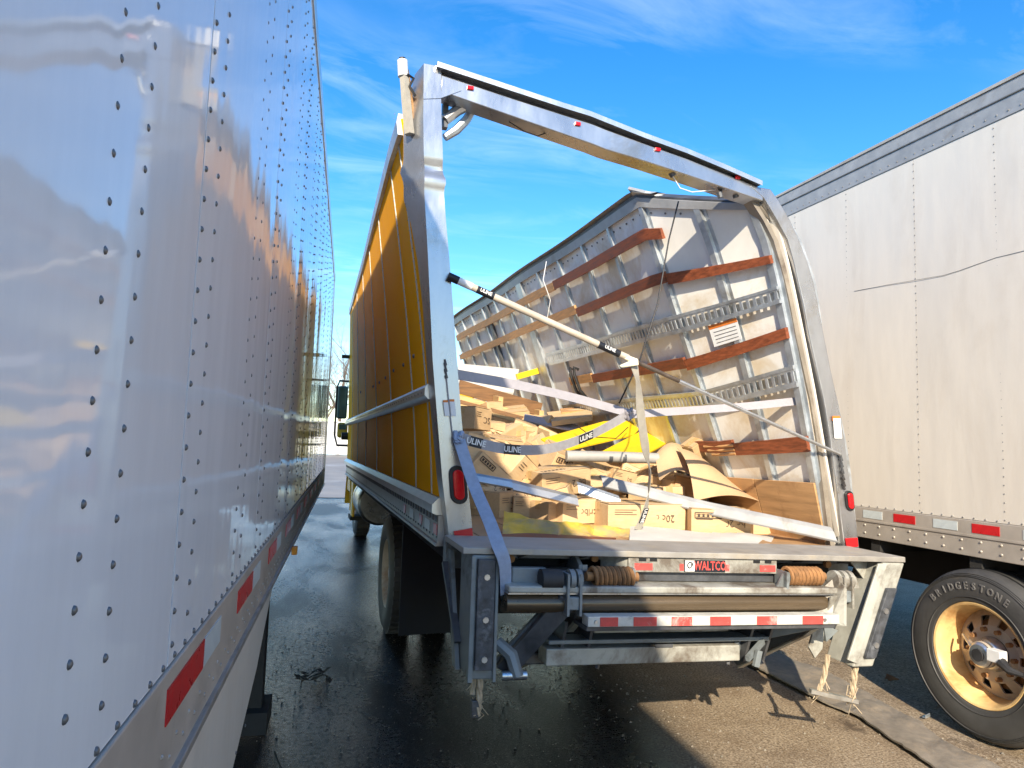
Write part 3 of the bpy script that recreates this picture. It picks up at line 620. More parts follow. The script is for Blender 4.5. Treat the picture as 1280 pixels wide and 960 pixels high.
# lamps, tapes, stickers on the posts
def stadium(c, w, h, y0, y1, lean=0.0, n=10):
    r = w / 2; pts = [(r * math.cos(a), h / 2 - r + r * math.sin(a)) for a in [math.pi * k / n for k in range(n + 1)]] + [(-r * math.cos(a), -(h / 2 - r) - r * math.sin(a)) for a in [math.pi * k / n for k in range(n + 1)]]
    return MB().rings([[(c[0] + x - lean * z, y, c[2] + z) for x, z in pts] for y in (y1, y0)])
for (px, py), w, h, lean in (((573, 606), 0.092, 0.2, 0.11), ((1062, 626), 0.062, 0.125, 0.12)):
    c = at(px, py, y=-0.01); lm = stadium(c, w, h, -0.016, 0.004, lean).build('tail_lamp', 'black', TK, smooth=True, bevel=0.003)
    stadium(c, w * 0.62, h * 0.78, -0.026, -0.014, lean).build('lens', 'red_lens', lm, smooth=True, bevel=0.004)
MB().poly([at(x, y, y=-0.008) for x, y in [(569, 676), (591, 671), (590, 660), (567, 664)]], -0.006).build('red_tape', 'red_tape', TK)
MB().poly([at(x, y, y=-0.008) for x, y in [(1058, 684), (1072, 683), (1071, 672), (1056, 673)]], -0.006).build('red_tape', 'red_tape', TK)
for pts in ([(554, 503), (560, 503), (562, 520), (556, 520)], [(562, 502), (568, 502), (570, 520), (564, 520)], [(1041, 523), (1050, 523), (1052, 548), (1043, 548)]):
    st = MB().poly([at(x, y, y=-0.009) for x, y in pts[::-1]], -0.004).build('warning_sticker', 'label_white', TK)
    a, b = pts[0], pts[1]; MB().poly([at(x, y, y=-0.0105) for x, y in [(b[0], b[1] + 3), (a[0], a[1] + 3), (a[0], a[1] - 3), (b[0], b[1] - 3)][::-1]], 0.004).build('sticker_band', 'warn_orange', st)
ch = MB()
for k in range(6):
    ch.tube([at(556 + k * 0.3, 449 + k * 4, y=-0.01), at(557 + k * 0.3, 453 + k * 4, y=-0.01)], 0.008 if k % 2 else 0.005, 6)
ch.build('chain', 'steel_dark', TK); MB().tube(pp([(558, 470), (563, 520), (566, 545)], -0.012), 0.003, 5).build('chain_cord', 'strap_grey', TK)
ch = MB()
for k in range(11): ch.tube([at(1050 + k * 0.45, 568 + k * 4, y=-0.014), at(1051.5 + k * 0.45, 572 + k * 4, y=-0.014)], 0.012 if k % 2 else 0.008, 6)
ch.build('chain', 'steel_dark', TK)

# ---- right wall, leaning in; s runs up the wall, t along the truck, o off its inner face
RP = [(2.49, 1.10), (2.40, 1.5), (2.30, 2.0), (2.20, 2.42), (2.12, 2.745), (2.05, 3.0), (1.95, 3.22)]
def rearp(s):
    f = s * (len(RP) - 1); i = min(int(f), len(RP) - 2); return Vector((lerp(RP[i][0], RP[i + 1][0], f - i), 0, lerp(RP[i][1], RP[i + 1][1], f - i)))
def W0(t, s):
    top = Vector((1.56 + 0.008 * t, 0, 3.455 + 0.028 * t)); b = Vector((2.47, 0, 1.10)); p = b.lerp(top, s)
    k = min(1, max(0, (t - 0.06) / 0.86)); p = rearp(s).lerp(p, k); p.x += 0.012 * math.sin(t * 2.1 + s * 3) * s; return Vector((p.x, t, p.z))
def Wp(t, s, o=0.0):
    p = W0(t, s)
    if o:
        a = W0(t, min(1, s + 0.03)) - W0(t, max(0, s - 0.03)); nrm = Vector((-a.z, 0, a.x)).normalized(); p = p + nrm * o
    return p
def wstrip(name, t0, t1, s0, s1, o0, o1, mat, nt=None, ns=1, smooth=True, parent=None):
    nt = nt or max(1, int((t1 - t0) / 0.15)); rings = []
    for k in range(nt + 1):
        t = lerp(t0, t1, k / nt); ss = [lerp(s0, s1, j / ns) for j in range(ns + 1)]
        rings.append([Wp(t, s, o0) for s in ss] + [Wp(t, s, o1) for s in ss[::-1]])
    return MB().rings(rings).build(name, mat, parent or TK, smooth)
studs = [0.10, 0.47, 0.92, 1.52, 2.12, 2.73, 3.34, 3.95, 4.56, 5.18, 5.83, 6.46, 7.07, 7.72]
bays = [0.06] + studs[1:]
for a, b in zip(bays, bays[1:]): wstrip('wall_panel', a + 0.002, b - 0.002, 0.0, 1.0, -0.02, 0.0, 'inner_wall', None, 14)
wstrip('outer_skin', 0.03, 7.85, 0.0, 1.0, -0.05, -0.035, 'trailer_cream', 40, 14)
for t in studs:
    st = wstrip('wall_stud', t - 0.022, t + 0.022, 0.0, 0.985, 0.001, 0.028, 'galvanised', 1, 14)
    wstrip('stud_flange', t - 0.045, t + 0.045, 0.0, 0.98, 0.0006, 0.004, 'galvanised', 1, 14, parent=st)
for t, w in ((4.0, 0.09), (5.6, 0.05)): wstrip('wide_stud', t - w, t + w, 0.0, 0.985, 0.0015, 0.034, 'galvanised' if t < 5 else 'steel_dark', 1, 14)
wstrip('top_rail', 0.05, 7.85, 0.985, 1.014, -0.045, 0.03, 'rail_grey', 90)
wstrip('top_rail_lip', 0.05, 7.85, 1.0142, 1.022, -0.055, 0.02, 'steel_dark', 90)
wstrip('roof_edge_strip', 0.75, 7.85, 1.0222, 1.034, -0.06, -0.005, 'rail_grey', 90)
MB().poly([Wp(0.72, 1.02, -0.02), Wp(0.98, 1.03, -0.03), Wp(0.93, 1.05, -0.05), Wp(0.80, 1.04, -0.04)], 0.02).build('torn_roof_flap', 'rail_grey', TK)
for t0, t1, s, mat in [(0.78, 2.95, 0.905, 'wood_red'), (2.96, 7.7, 0.902, 'wood_tan'), (0.07, 0.86, 0.765, 'wood_red'), (0.87, 2.6, 0.772, 'wood_red'), (2.61, 7.85, 0.785, 'wood_tan'), (0.07, 0.95, 0.508, 'wood_red'), (0.96, 2.7, 0.515, 'wood_red'), (2.71, 3.3, 0.52, 'wood_tan'), (0.07, 0.72, 0.245, 'wood_red'), (0.73, 1.3, 0.255, 'wood_red')]:
    wstrip('wooden_slat', t0, t1, s - 0.0165, s + 0.0165, 0.029, 0.052, mat)
q = MB()
for k in range(3): q.rings([[Wp(t, 0.245 + 0.012 * (k - 1) + d, 0.053 + e) for d, e in ((-.004, 0), (.004, 0), (0, .006))] for t in (0.72, 0.85, 0.98 + 0.04 * k)])
q.build('splinters', 'wood_tan', TK)
for a, b, s in ((0.08, 0.62, 0.10), (0.63, 1.25, 0.10), (0.08, 1.2, 0.035)): wstrip('kick_board', a, b, s - 0.062 if s > 0.05 else 0.003, s + 0.062 if s > 0.05 else 0.036, 0.029, 0.042, 'plywood')
for s in (0.63, 0.398):
    q = MB()
    def seg(t0, t1, s0, s1, o0, o1, nt=24): q.rings([[Wp(lerp(t0, t1, k / nt), a, o) for a, o in ((s0, o0), (s1, o0), (s1, o1), (s0, o1))] for k in range(nt + 1)])
    T1 = 3.75
    seg(0.07, T1, s - 0.027, s - 0.018, 0.029, 0.05); seg(0.07, T1, s + 0.018, s + 0.027, 0.029, 0.05); seg(0.07, T1, s - 0.018, s - 0.013, 0.04, 0.046); seg(0.07, T1, s + 0.013, s + 0.018, 0.04, 0.046)
    t = 0.08
    while t < T1: seg(t, t + 0.02, s - 0.013, s + 0.013, 0.04, 0.046, 1); t += 0.052
    q.build('cargo_track', 'galvanised', TK)
for (t0, t1, s0, s1) in ((0.42, 0.66, 0.535, 0.60),):
    lb = wstrip('warning_label', t0, t1, s0, s1, 0.0305, 0.032, 'label_white', 2); wstrip('label_band', t0, t1, s1 - 0.012, s1, 0.0322, 0.0335, 'warn_orange', 2, parent=lb)
    for k in range(4): wstrip('label_line', t0 + 0.02, t1 - 0.03, s0 + 0.008 + k * 0.011, s0 + 0.010 + k * 0.011, 0.0322, 0.033, 'rivet_dark', 1, parent=lb)
for t_ in (2.95, 3.05): MB().tube([Wp(t_, 0.56, 0.06), Wp(t_, 0.575, 0.10), Wp(t_, 0.55, 0.12), Wp(t_, 0.48, 0.11), Wp(t_, 0.44, 0.06)], 0.016, 6).build('hook', 'black', TK, True)
q = MB()
for k in range(60):
    t = 0.5 + k * 0.12; c = Wp(t, 0.965, 0.002); q.tube([c, c + Vector((-0.006, 0, -0.003))], 0.008, 5)
tag(q.build('wall_rivets', 'rivet_dark', TK), kind='stuff')
# floor boards and sills
for k in range(16):
    x = 0.06 + k * 0.15; box('floor_board', (x, 0.05, FZ - 0.04), (x + 0.146, LEN, FZ + 0.002 * (k % 2)), 'plywood', TK, tl=True)
box('rear_sill', (-0.0, -0.02, FZ - 0.15), (2.53, 0.047, FZ - 0.002), 'lift_grey', TK, tl=True)
box('floor_frame', (0.03, 0.06, FZ - 0.13), (2.48, LEN, FZ - 0.042), 'under_black', TK, tl=True)
box('right_rail', (2.482, 0.12, 1.10), (2.51, LEN, 1.27), 'rail_metal', TK, tl=True)
for x in (0.85, 1.6): box('chassis_rail', (x, -0.2, 0.72), (x + 0.08, 10.3, 1.04), 'under_black', TK)
for y in (0.9, 4.2, 5.6): box('cross_member', (0.93, y, 0.75), (1.6, y + 0.08, 0.98), 'under_black', TK)
# wheels
def wheel(x, sgn, y=2.72):
    c = (x, y, 0.5)
    ty = MB().lathe([(0.29, 0.10), (0.36, 0.13), (0.45, 0.125), (0.49, 0.10), (0.5, 0.05), (0.5, -0.05), (0.49, -0.10), (0.45, -0.125), (0.36, -0.13), (0.29, -0.10)], c, (sgn, 0, 0), 40).build('wheel', 'tyre', TK, smooth=True)
    MB().lathe([(0.0, -0.02), (0.09, -0.02), (0.1, -0.06), (0.2, -0.06), (0.25, -0.03), (0.262, 0.08), (0.29, 0.11), (0.297, 0.10)], c, (sgn, 0, 0), 40).build('rim', 'rim_pale', ty, smooth=True)
    MB().lathe([(0.1, -0.05), (0.095, 0.06), (0.06, 0.08), (0.0, 0.085)], c, (sgn, 0, 0), 20).build('hub', 'hub_metal', ty, smooth=True)
    q = MB()
    for k in range(40):
        a = 2 * math.pi * k / 40; e = Vector((0, math.cos(a), math.sin(a))); q.bar(Vector(c) + e * 0.495 + Vector((-0.1, 0, 0)), Vector(c) + e * 0.495 + Vector((0.1, 0, 0)), 0.045, 0.03, e)
    q.build('tread', 'tyre', ty)
wheel(0.15, -1); wheel(0.48, -1); wheel(2.05, 1); wheel(2.38, 1); wheel(0.36, -1, 9.05); wheel(2.15, 1, 9.05)
MB().cyl((0.3, 2.72, 0.5), (2.2, 2.72, 0.5), 0.09, 14).build('axle', 'under_black', TK, smooth=True); MB().lathe([(0.05, -0.2), (0.2, -0.1), (0.2, 0.1), (0.05, 0.2)], (1.27, 2.72, 0.5), (1, 0, 0), 20).build('differential', 'under_black', TK, smooth=True)
for x0, x1 in ((0.075, 0.68), (1.85, 2.45)): MB().sheet(lambda u, v: (lerp(x0, x1, u), 2.02 + 0.02 * math.sin(3 * u), lerp(0.14, 1.02, v)), 6, 2, 0.012).build('mudflap', 'mudflap', TK, smooth=True)
tk = MB().lathe([(0.0, -0.55), (0.27, -0.55), (0.3, -0.52), (0.3, 0.52), (0.27, 0.55), (0.0, 0.55)], (0.36, 6.75, 0.80), (0, 1, 0), 32).build('fuel_tank', 'tank_metal', TK, smooth=True)
for y in (6.3, 6.42, 7.1): MB().lathe([(0.301, -0.025), (0.308, -0.02), (0.308, 0.02), (0.301, 0.025)], (0.36, y, 0.80), (0, 1, 0), 32).build('strap_band', 'hub_metal', tk, smooth=True)
# cab ahead of the box
cb_ = MB().rings([[(x, y, z) for x, z in ((0.12, 0.75), (0.12, 1.9), (0.24, 2.5), (0.4, 2.62), (2.1, 2.62), (2.26, 2.5), (2.38, 1.9), (2.38, 0.75))] for y in (8.0, 9.9)]).build('cab', 'cab_yellow', TK, smooth=True, bevel=0.03)
box('side_window', (0.105, 8.5, 1.75), (0.2, 9.5, 2.3), 'glass_dark', cb_)
MB().hexa([(0.25, 9.9, 1.0), (2.25, 9.9, 1.0), (2.15, 11.4, 1.0), (0.35, 11.4, 1.0), (0.3, 9.9, 1.75), (2.2, 9.9, 1.75), (2.1, 11.4, 1.45), (0.4, 11.4, 1.45)]).build('hood', 'cab_yellow', TK, bevel=0.06)
MB().sheet(lambda u, v: (lerp(0.62, 0.10, v), 9.05 - 0.66 * math.cos(3.1416 * u), 0.5 + 0.66 * math.sin(3.1416 * u)), 16, 2, 0.02).build('fender', 'cab_yellow', TK, smooth=True)
box('fender_skirt', (0.11, 8.02, 0.42), (0.16, 8.34, 1.08), 'cab_yellow', TK, bevel=0.02)
box('step', (0.1, 8.1, 0.36), (0.4, 8.6, 0.42), 'under_black', TK)
mc = at(428, 503, y=8.6)
mr = box('mirror', (mc.x - 0.085, 8.56, mc.z - 0.28), (mc.x + 0.085, 8.66, mc.z + 0.28), 'mirror_green', TK, bevel=0.03)
m2 = at(428, 537, y=8.6); box('convex_mirror', (m2.x - 0.085, 8.55, m2.z - 0.14), (m2.x + 0.085, 8.65, m2.z + 0.12), 'cab_yellow', mr, bevel=0.04); box('convex_glass', (m2.x - 0.06, 8.54, m2.z - 0.0), (m2.x + 0.06, 8.549, m2.z + 0.09), 'mirror_green', mr)
MB().tube([(0.13, 8.62, mc.z + 0.36), (mc.x - 0.06, 8.62, mc.z + 0.37), (mc.x - 0.1, 8.62, mc.z + 0.25), (mc.x - 0.1, 8.62, m2.z - 0.1), (mc.x - 0.05, 8.62, m2.z - 0.27), (0.13, 8.62, m2.z - 0.27)], 0.018, 8).build('mirror_arm', 'black', mr, smooth=True)
MB().tube([LW(7.88, 3.0, 0.0), LW(7.88, 3.0, 0.12)], 0.03, 8).build('marker_lamp', 'black', TK, smooth=True); MB().tube([LW(7.9, 1.72, 0.0), LW(7.9, 1.72, 0.1)], 0.06, 8).build('marker_lamp', 'black', TK, smooth=True)

# ---- liftgate folded under the rear
LG = box('liftgate', (-0.01, -0.45, FZ - 0.012), (2.53, -0.022, FZ + 0.018), 'deck_plate', TK, tl=True, bevel=0.004)
LG['label'] = 'dusty grey folding liftgate with springs and red and white bar'
def L(name, mb, mat, smooth=False, bevel=0.0): return mb.build(name, mat, LG, smooth, bevel, tl=True)
def Lb(name, a, b, mat, bevel=0.003): return L(name, MB().box(a, b), mat, False, bevel)
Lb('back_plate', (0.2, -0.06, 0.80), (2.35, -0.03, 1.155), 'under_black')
Lb('deck_recess_shade', (0.16, -0.30, 1.12), (0.80, -0.285, 1.155), 'steel_dark'); Lb('deck_recess_shade', (1.70, -0.30, 1.12), (2.34, -0.285, 1.155), 'steel_dark')  # dark strips paint the shaded recess under the deck
for x in (0.3, 0.62, 1.9, 2.2): L('deck_rib', MB().poly([(x, -0.43, 1.156), (x, -0.06, 1.156), (x, -0.06, 1.06)], 0.012), 'steel_dark')
# left dock bumper
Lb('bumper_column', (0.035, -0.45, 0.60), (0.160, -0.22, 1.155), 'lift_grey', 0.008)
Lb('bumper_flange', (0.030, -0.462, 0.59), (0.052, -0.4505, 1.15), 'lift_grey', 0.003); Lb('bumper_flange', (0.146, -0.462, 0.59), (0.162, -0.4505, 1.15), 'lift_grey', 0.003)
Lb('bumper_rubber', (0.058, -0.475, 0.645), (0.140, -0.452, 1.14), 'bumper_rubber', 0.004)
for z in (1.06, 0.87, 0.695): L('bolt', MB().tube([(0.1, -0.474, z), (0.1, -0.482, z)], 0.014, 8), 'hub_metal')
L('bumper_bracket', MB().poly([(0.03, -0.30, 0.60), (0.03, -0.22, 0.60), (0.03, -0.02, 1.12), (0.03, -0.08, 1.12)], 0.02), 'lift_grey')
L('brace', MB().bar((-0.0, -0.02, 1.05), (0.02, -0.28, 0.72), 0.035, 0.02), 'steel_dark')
# right dock bumper, bent inwards
def rc(x, y, z): return (lerp(2.16, 2.375, (z - 0.6) / 0.56) + x, y, z)
R_b = MB().hexa([rc(0, -.45, .60), rc(.135, -.45, .60), rc(.135, -.25, .60), rc(0, -.25, .60), rc(0, -.45, 1.155), rc(.15, -.45, 1.155), rc(.15, -.25, 1.155), rc(0, -.25, 1.155)])
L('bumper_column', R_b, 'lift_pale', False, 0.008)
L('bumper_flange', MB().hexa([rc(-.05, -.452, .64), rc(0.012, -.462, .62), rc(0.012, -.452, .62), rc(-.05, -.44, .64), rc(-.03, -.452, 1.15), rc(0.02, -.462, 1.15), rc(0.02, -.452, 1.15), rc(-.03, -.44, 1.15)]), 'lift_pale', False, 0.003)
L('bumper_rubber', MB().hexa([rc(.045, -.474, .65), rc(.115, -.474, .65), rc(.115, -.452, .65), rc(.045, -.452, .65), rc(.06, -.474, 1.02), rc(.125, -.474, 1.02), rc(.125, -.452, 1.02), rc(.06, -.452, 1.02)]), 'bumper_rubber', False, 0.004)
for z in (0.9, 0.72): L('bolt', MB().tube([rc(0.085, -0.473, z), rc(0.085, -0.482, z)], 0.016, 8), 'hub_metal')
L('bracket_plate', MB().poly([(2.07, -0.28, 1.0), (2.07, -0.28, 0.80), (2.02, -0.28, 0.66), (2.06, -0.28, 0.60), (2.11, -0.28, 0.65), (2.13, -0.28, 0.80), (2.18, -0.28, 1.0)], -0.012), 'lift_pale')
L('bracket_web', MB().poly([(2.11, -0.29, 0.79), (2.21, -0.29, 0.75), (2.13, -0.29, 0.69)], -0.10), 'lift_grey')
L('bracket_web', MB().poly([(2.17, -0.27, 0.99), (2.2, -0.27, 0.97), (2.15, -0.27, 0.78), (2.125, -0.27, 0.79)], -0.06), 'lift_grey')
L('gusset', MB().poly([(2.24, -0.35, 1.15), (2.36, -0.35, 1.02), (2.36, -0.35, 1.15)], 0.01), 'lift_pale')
# sign bar
sgn = Lb('sign_bar', (0.83, -0.435, 1.085), (1.69, -0.41, 1.155), 'lift_pale', 0.002)
L('sign_bar_end', MB().poly([(0.83, -0.42, 1.085), (0.83, -0.42, 1.155), (0.74, -0.30, 1.155), (0.74, -0.30, 1.085)], 0.01), 'lift_pale')
for x in (0.885, 0.945, 1.545, 1.615): Lb('slot', (x, -0.4375, 1.138), (x + 0.04, -0.4352, 1.152), 'black', 0)
for x, w in ((0.862, 0.098), (1.113, 0.022), (1.378, 0.022), (1.585, 0.095)): Lb('red_tape', (x, -0.4378, 1.095), (x + w, -0.4352, 1.128), 'worn_red', 0)
Lb('name_plate', (1.138, -0.4378, 1.089), (1.375, -0.4352, 1.149), 'label_black', 0); Lb('emblem_plate', (1.142, -0.4392, 1.092), (1.196, -0.438, 1.146), 'label_white', 0)
q = MB(); q.tube([(1.169 + 0.017 * math.cos(a) * (1 - a / 14), -0.4398, 1.121 + 0.018 * math.sin(a) * (1 - a / 14)) for a in [k * 0.45 for k in range(17)]], 0.0032, 5); L('emblem', q, 'label_black')
q = MB(); text_mb(q, 'WALTCO', (1.287, -0.438, 1.119), (1, 0, 0), (0, 0, 1), 0.062, 0.0015, 0.70, 0.02); L('lettering', q, 'worn_red')
# springs
def spring(x0, x1, z):
    q = MB(); n = 9; pts = []
    for k in range(n * 12 + 1):
        a = 2 * math.pi * k / 12; pts.append((lerp(x0, x1, k / (n * 12)), -0.47 + 0.04 * math.cos(a), z + 0.04 * math.sin(a)))
    q.tube(pts, 0.011, 6); L('spring', q, 'rust', True); L('spring_rod', MB().cyl((x0 - 0.03, -0.47, z), (x1 + 0.03, -0.47, z), 0.022, 12), 'rust', True)
spring(0.62, 0.83, 1.068); spring(1.72, 1.93, 1.082)
L('spring_bracket', MB().poly([(0.835, -0.50, 1.03), (0.85, -0.42, 1.03), (0.85, -0.42, 1.11), (0.835, -0.50, 1.11)], 0.012), 'lift_grey'); L('spring_bracket', MB().poly([(1.69, -0.53, 1.02), (1.70, -0.42, 1.02), (1.70, -0.42, 1.11), (1.69, -0.53, 1.11)], 0.012), 'lift_grey')
L('spring_bracket', MB().poly([(1.64, -0.50, 1.03), (1.71, -0.50, 1.01), (1.73, -0.50, 1.10), (1.69, -0.50, 1.11)], 0.012), 'lift_grey')
# beams and folded platform
Lb('upper_beam', (0.18, -0.40, 1.035), (2.05, -0.30, 1.082), 'steel_dark'); Lb('beam_ledge', (0.19, -0.53, 1.0), (2.03, -0.31, 1.032), 'lift_pale', 0.008)
L('folded_platform', MB().rings([[(x, -0.44 + 0.075 * math.cos(a) * -1, 0.945 + 0.052 * math.sin(a)) for a in [R_(d) for d in range(-90, 91, 20)]] + [(x, -0.40, 0.995), (x, -0.40, 0.893)] for x in (0.19, 2.04)]), 'lift_brown', True)
L('platform_edge', MB().box((0.19, -0.52, 0.993), (2.04, -0.45, 0.999)), 'hub_metal')
b_ = Lb('warning_bar', (0.56, -0.575, 0.858), (1.965, -0.50, 0.905), 'worn_white', 0.004)
for x0, x1 in ((0.62, 0.71), (0.79, 0.91), (0.99, 1.10), (1.20, 1.315), (1.465, 1.58), (1.735, 1.86)): box_ = MB().box((x0, -0.5785, 0.861), (x1, -0.5752, 0.902)).build('red_stripe', 'worn_red', LG, tl=True)
Lb('bar_soffit', (0.56, -0.56, 0.835), (1.95, -0.40, 0.856), 'steel_dark'); Lb('lower_bar', (0.70, -0.33, 0.765), (1.47, -0.26, 0.808), 'lift_pale', 0.005); Lb('lower_bar', (0.45, -0.36, 0.722), (1.70, -0.24, 0.742), 'lift_grey', 0.004)
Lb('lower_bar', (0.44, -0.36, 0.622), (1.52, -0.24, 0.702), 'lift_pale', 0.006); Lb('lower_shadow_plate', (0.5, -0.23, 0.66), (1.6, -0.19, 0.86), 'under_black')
L('bar_end', MB().poly([(1.52, -0.34, 0.63), (1.60, -0.26, 0.67), (1.60, -0.26, 0.73), (1.52, -0.34, 0.70)], 0.02), 'lift_grey')
L('torn_rail', MB().poly([(1.45, -0.36, 0.80), (1.66, -0.32, 0.795), (1.50, -0.32, 0.78)], 0.012), 'lift_pale'); L('grip_plate', MB().box((1.02, -0.366, 0.70), (1.12, -0.361, 0.716)), 'steel_dark')
# hinges, arms and links
for x, w in ((0.50, 0.012), (0.535, 0.012), (0.40, 0.05)): L('knuckle', MB().cyl((x - w, -0.50, 1.06), (x + w, -0.50, 1.06), 0.046, 18), 'lift_grey' if w < 0.03 else 'rubber', True)
for x in (0.468, 0.53): L('hinge_plate', MB().poly([(x, -0.545, 0.90), (x, -0.545, 1.09), (x, -0.46, 1.09), (x, -0.46, 0.90)], 0.012), 'lift_grey')
Lb('hinge_block', (0.475, -0.54, 0.925), (0.53, -0.50, 0.985), 'lift_grey', 0.006); Lb('spacer_box', (0.23, -0.44, 1.02), (0.40, -0.40, 1.10), 'lift_grey', 0.006)
def plate_x(name, x, pts, th, mat): return MB().poly([at(a, b, x=x) for a, b in pts], th).build(name, mat, LG, bevel=0.004)
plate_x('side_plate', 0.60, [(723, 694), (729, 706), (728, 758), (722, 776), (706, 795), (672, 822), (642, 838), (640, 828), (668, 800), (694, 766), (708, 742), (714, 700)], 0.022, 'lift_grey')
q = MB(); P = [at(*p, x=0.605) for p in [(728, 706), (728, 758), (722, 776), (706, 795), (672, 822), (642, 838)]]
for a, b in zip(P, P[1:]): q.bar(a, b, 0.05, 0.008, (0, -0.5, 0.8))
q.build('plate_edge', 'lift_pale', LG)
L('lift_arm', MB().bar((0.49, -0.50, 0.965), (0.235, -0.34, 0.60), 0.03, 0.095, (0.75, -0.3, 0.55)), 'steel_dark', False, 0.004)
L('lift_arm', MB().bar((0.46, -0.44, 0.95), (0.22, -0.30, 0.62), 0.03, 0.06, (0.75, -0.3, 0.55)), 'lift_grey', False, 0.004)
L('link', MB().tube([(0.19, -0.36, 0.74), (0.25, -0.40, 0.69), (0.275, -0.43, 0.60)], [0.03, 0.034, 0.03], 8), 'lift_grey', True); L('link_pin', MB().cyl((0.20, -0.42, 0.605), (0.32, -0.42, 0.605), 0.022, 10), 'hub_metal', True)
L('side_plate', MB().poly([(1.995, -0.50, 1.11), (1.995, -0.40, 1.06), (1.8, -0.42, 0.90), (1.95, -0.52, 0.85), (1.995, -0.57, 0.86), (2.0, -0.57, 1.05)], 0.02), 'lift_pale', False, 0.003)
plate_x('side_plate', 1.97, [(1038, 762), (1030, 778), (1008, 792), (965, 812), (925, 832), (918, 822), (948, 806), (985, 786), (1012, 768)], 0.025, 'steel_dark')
q = MB(); P = [at(*p, x=1.965) for p in [(1042, 745), (1036, 772), (1008, 794), (965, 814), (925, 834)]]
for a, b in zip(P, P[1:]): q.bar(a, b, 0.04, 0.008, (0, -0.5, 0.8))
q.build('plate_edge', 'lift_pale', LG)
L('lift_arm', MB().bar((1.95, -0.45, 0.84), (1.60, -0.12, 0.66), 0.03, 0.06), 'lift_grey', False, 0.004)
for x in (2.0, 2.045, 2.085): L('knuckle', MB().cyl((x - 0.012, -0.5, 1.07), (x + 0.012, -0.5, 1.07), 0.048, 18), 'lift_pale', True)
for x in (2.02, 2.07): L('hinge_plate', MB().poly([(x, -0.55, 0.93), (x, -0.55, 1.09), (x, -0.46, 1.1), (x, -0.46, 0.93)], 0.012), 'lift_pale')
Lb('hinge_block', (2.025, -0.545, 0.96), (2.07, -0.50, 1.02), 'lift_grey', 0.006); L('hinge_ear', MB().poly([(2.10, -0.45, 1.02), (2.19, -0.45, 1.02), (2.17, -0.45, 1.08), (2.10, -0.45, 1.11)], -0.02), 'lift_pale')
for a, b in (((1.50, -0.45, 0.66), (1.66, -0.36, 0.72)), ((1.55, -0.45, 0.62), (1.57, -0.45, 0.70))): L('linkage', MB().bar(a, b, 0.02, 0.03), 'lift_grey')
for x in (0.62, 1.37): L('hanger', MB().bar((x + 0.1, -0.33, 0.595), (x + 0.11, -0.32, 0.63), 0.014, 0.02), 'steel_dark')
L('hydraulic_cylinder', MB().tube([(0.75, -0.16, 0.66), (1.55, -0.05, 0.60)], 0.04, 12), 'steel_dark', True); L('hydraulic_rod', MB().tube([(1.5, -0.055, 0.603), (1.8, -0.02, 0.58)], 0.02, 10), 'hub_metal', True)
Lb('torsion_tube', (0.36, -0.20, 0.58), (1.75, -0.12, 0.64), 'steel_dark', 0.01)
for x in (0.52, 0.66, 1.58, 1.70): L('stop_plate', MB().poly([(x, -0.40, 0.84), (x, -0.22, 0.84), (x, -0.18, 0.62), (x, -0.30, 0.60)], 0.014), 'steel_dark')
for x, z in ((0.70, 1.13), (0.26, 1.12), (2.12, 1.12)): L('bolt', MB().tube([(x, -0.30, z), (x, -0.322, z)], 0.02, 8), 'rust')
for x in (0.63, 1.9): L('bolt', MB().tube([(x - 0.03, -0.574, 0.882), (x - 0.03, -0.582, 0.882)], 0.009, 8), 'hub_metal')
# frayed ropes under the bumpers
def rope(name, path, r, fray, seed):
    q = MB(); rn = random.Random(seed); P = [Vector(p) for p in path]
    for st in range(3):
        pts = []
        for i in range(len(P) - 1):
            for k in range(6):
                c = P[i].lerp(P[i + 1], k / 6); a = (i * 6 + k) * 0.7 + st * 2.09; pts.append(c + Vector((math.cos(a), math.sin(a), 0)) * r * 0.55)
        q.tube(pts, r * 0.6, 5)
    for k in range(fray):
        c = P[-2].lerp(P[-1], rn.random()); q.tube([c, c + Vector((rn.uniform(-.03, .03), rn.uniform(-.02, .02), rn.uniform(-.03, .01))), c + Vector((rn.uniform(-.05, .05), rn.uniform(-.03, .03), -rn.uniform(0.02, .08)))], 0.0022, 3)
    return L(name, q, 'rope', True)
rope('rope', [(0.10, -0.42, 0.62), (0.098, -0.42, 0.5), (0.093, -0.42, 0.42)], 0.014, 6, 1); rope('rope', [(0.075, -0.40, 0.62), (0.07, -0.40, 0.5)], 0.012, 2, 2)
Lb('rope_shackle', (0.062, -0.43, 0.425), (0.098, -0.395, 0.50), 'steel_dark')
rope('rope', [(2.08, -0.36, 0.64), (2.05, -0.36, 0.52), (2.01, -0.36, 0.44)], 0.013, 12, 4); rope('rope', [(2.23, -0.40, 0.62), (2.21, -0.40, 0.5), (2.20, -0.40, 0.40)], 0.015, 14, 5)
L('rope_slat', MB().bar((1.96, -0.36, 0.455), (2.215, -0.42, 0.41), 0.03, 0.02), 'rail_metal')

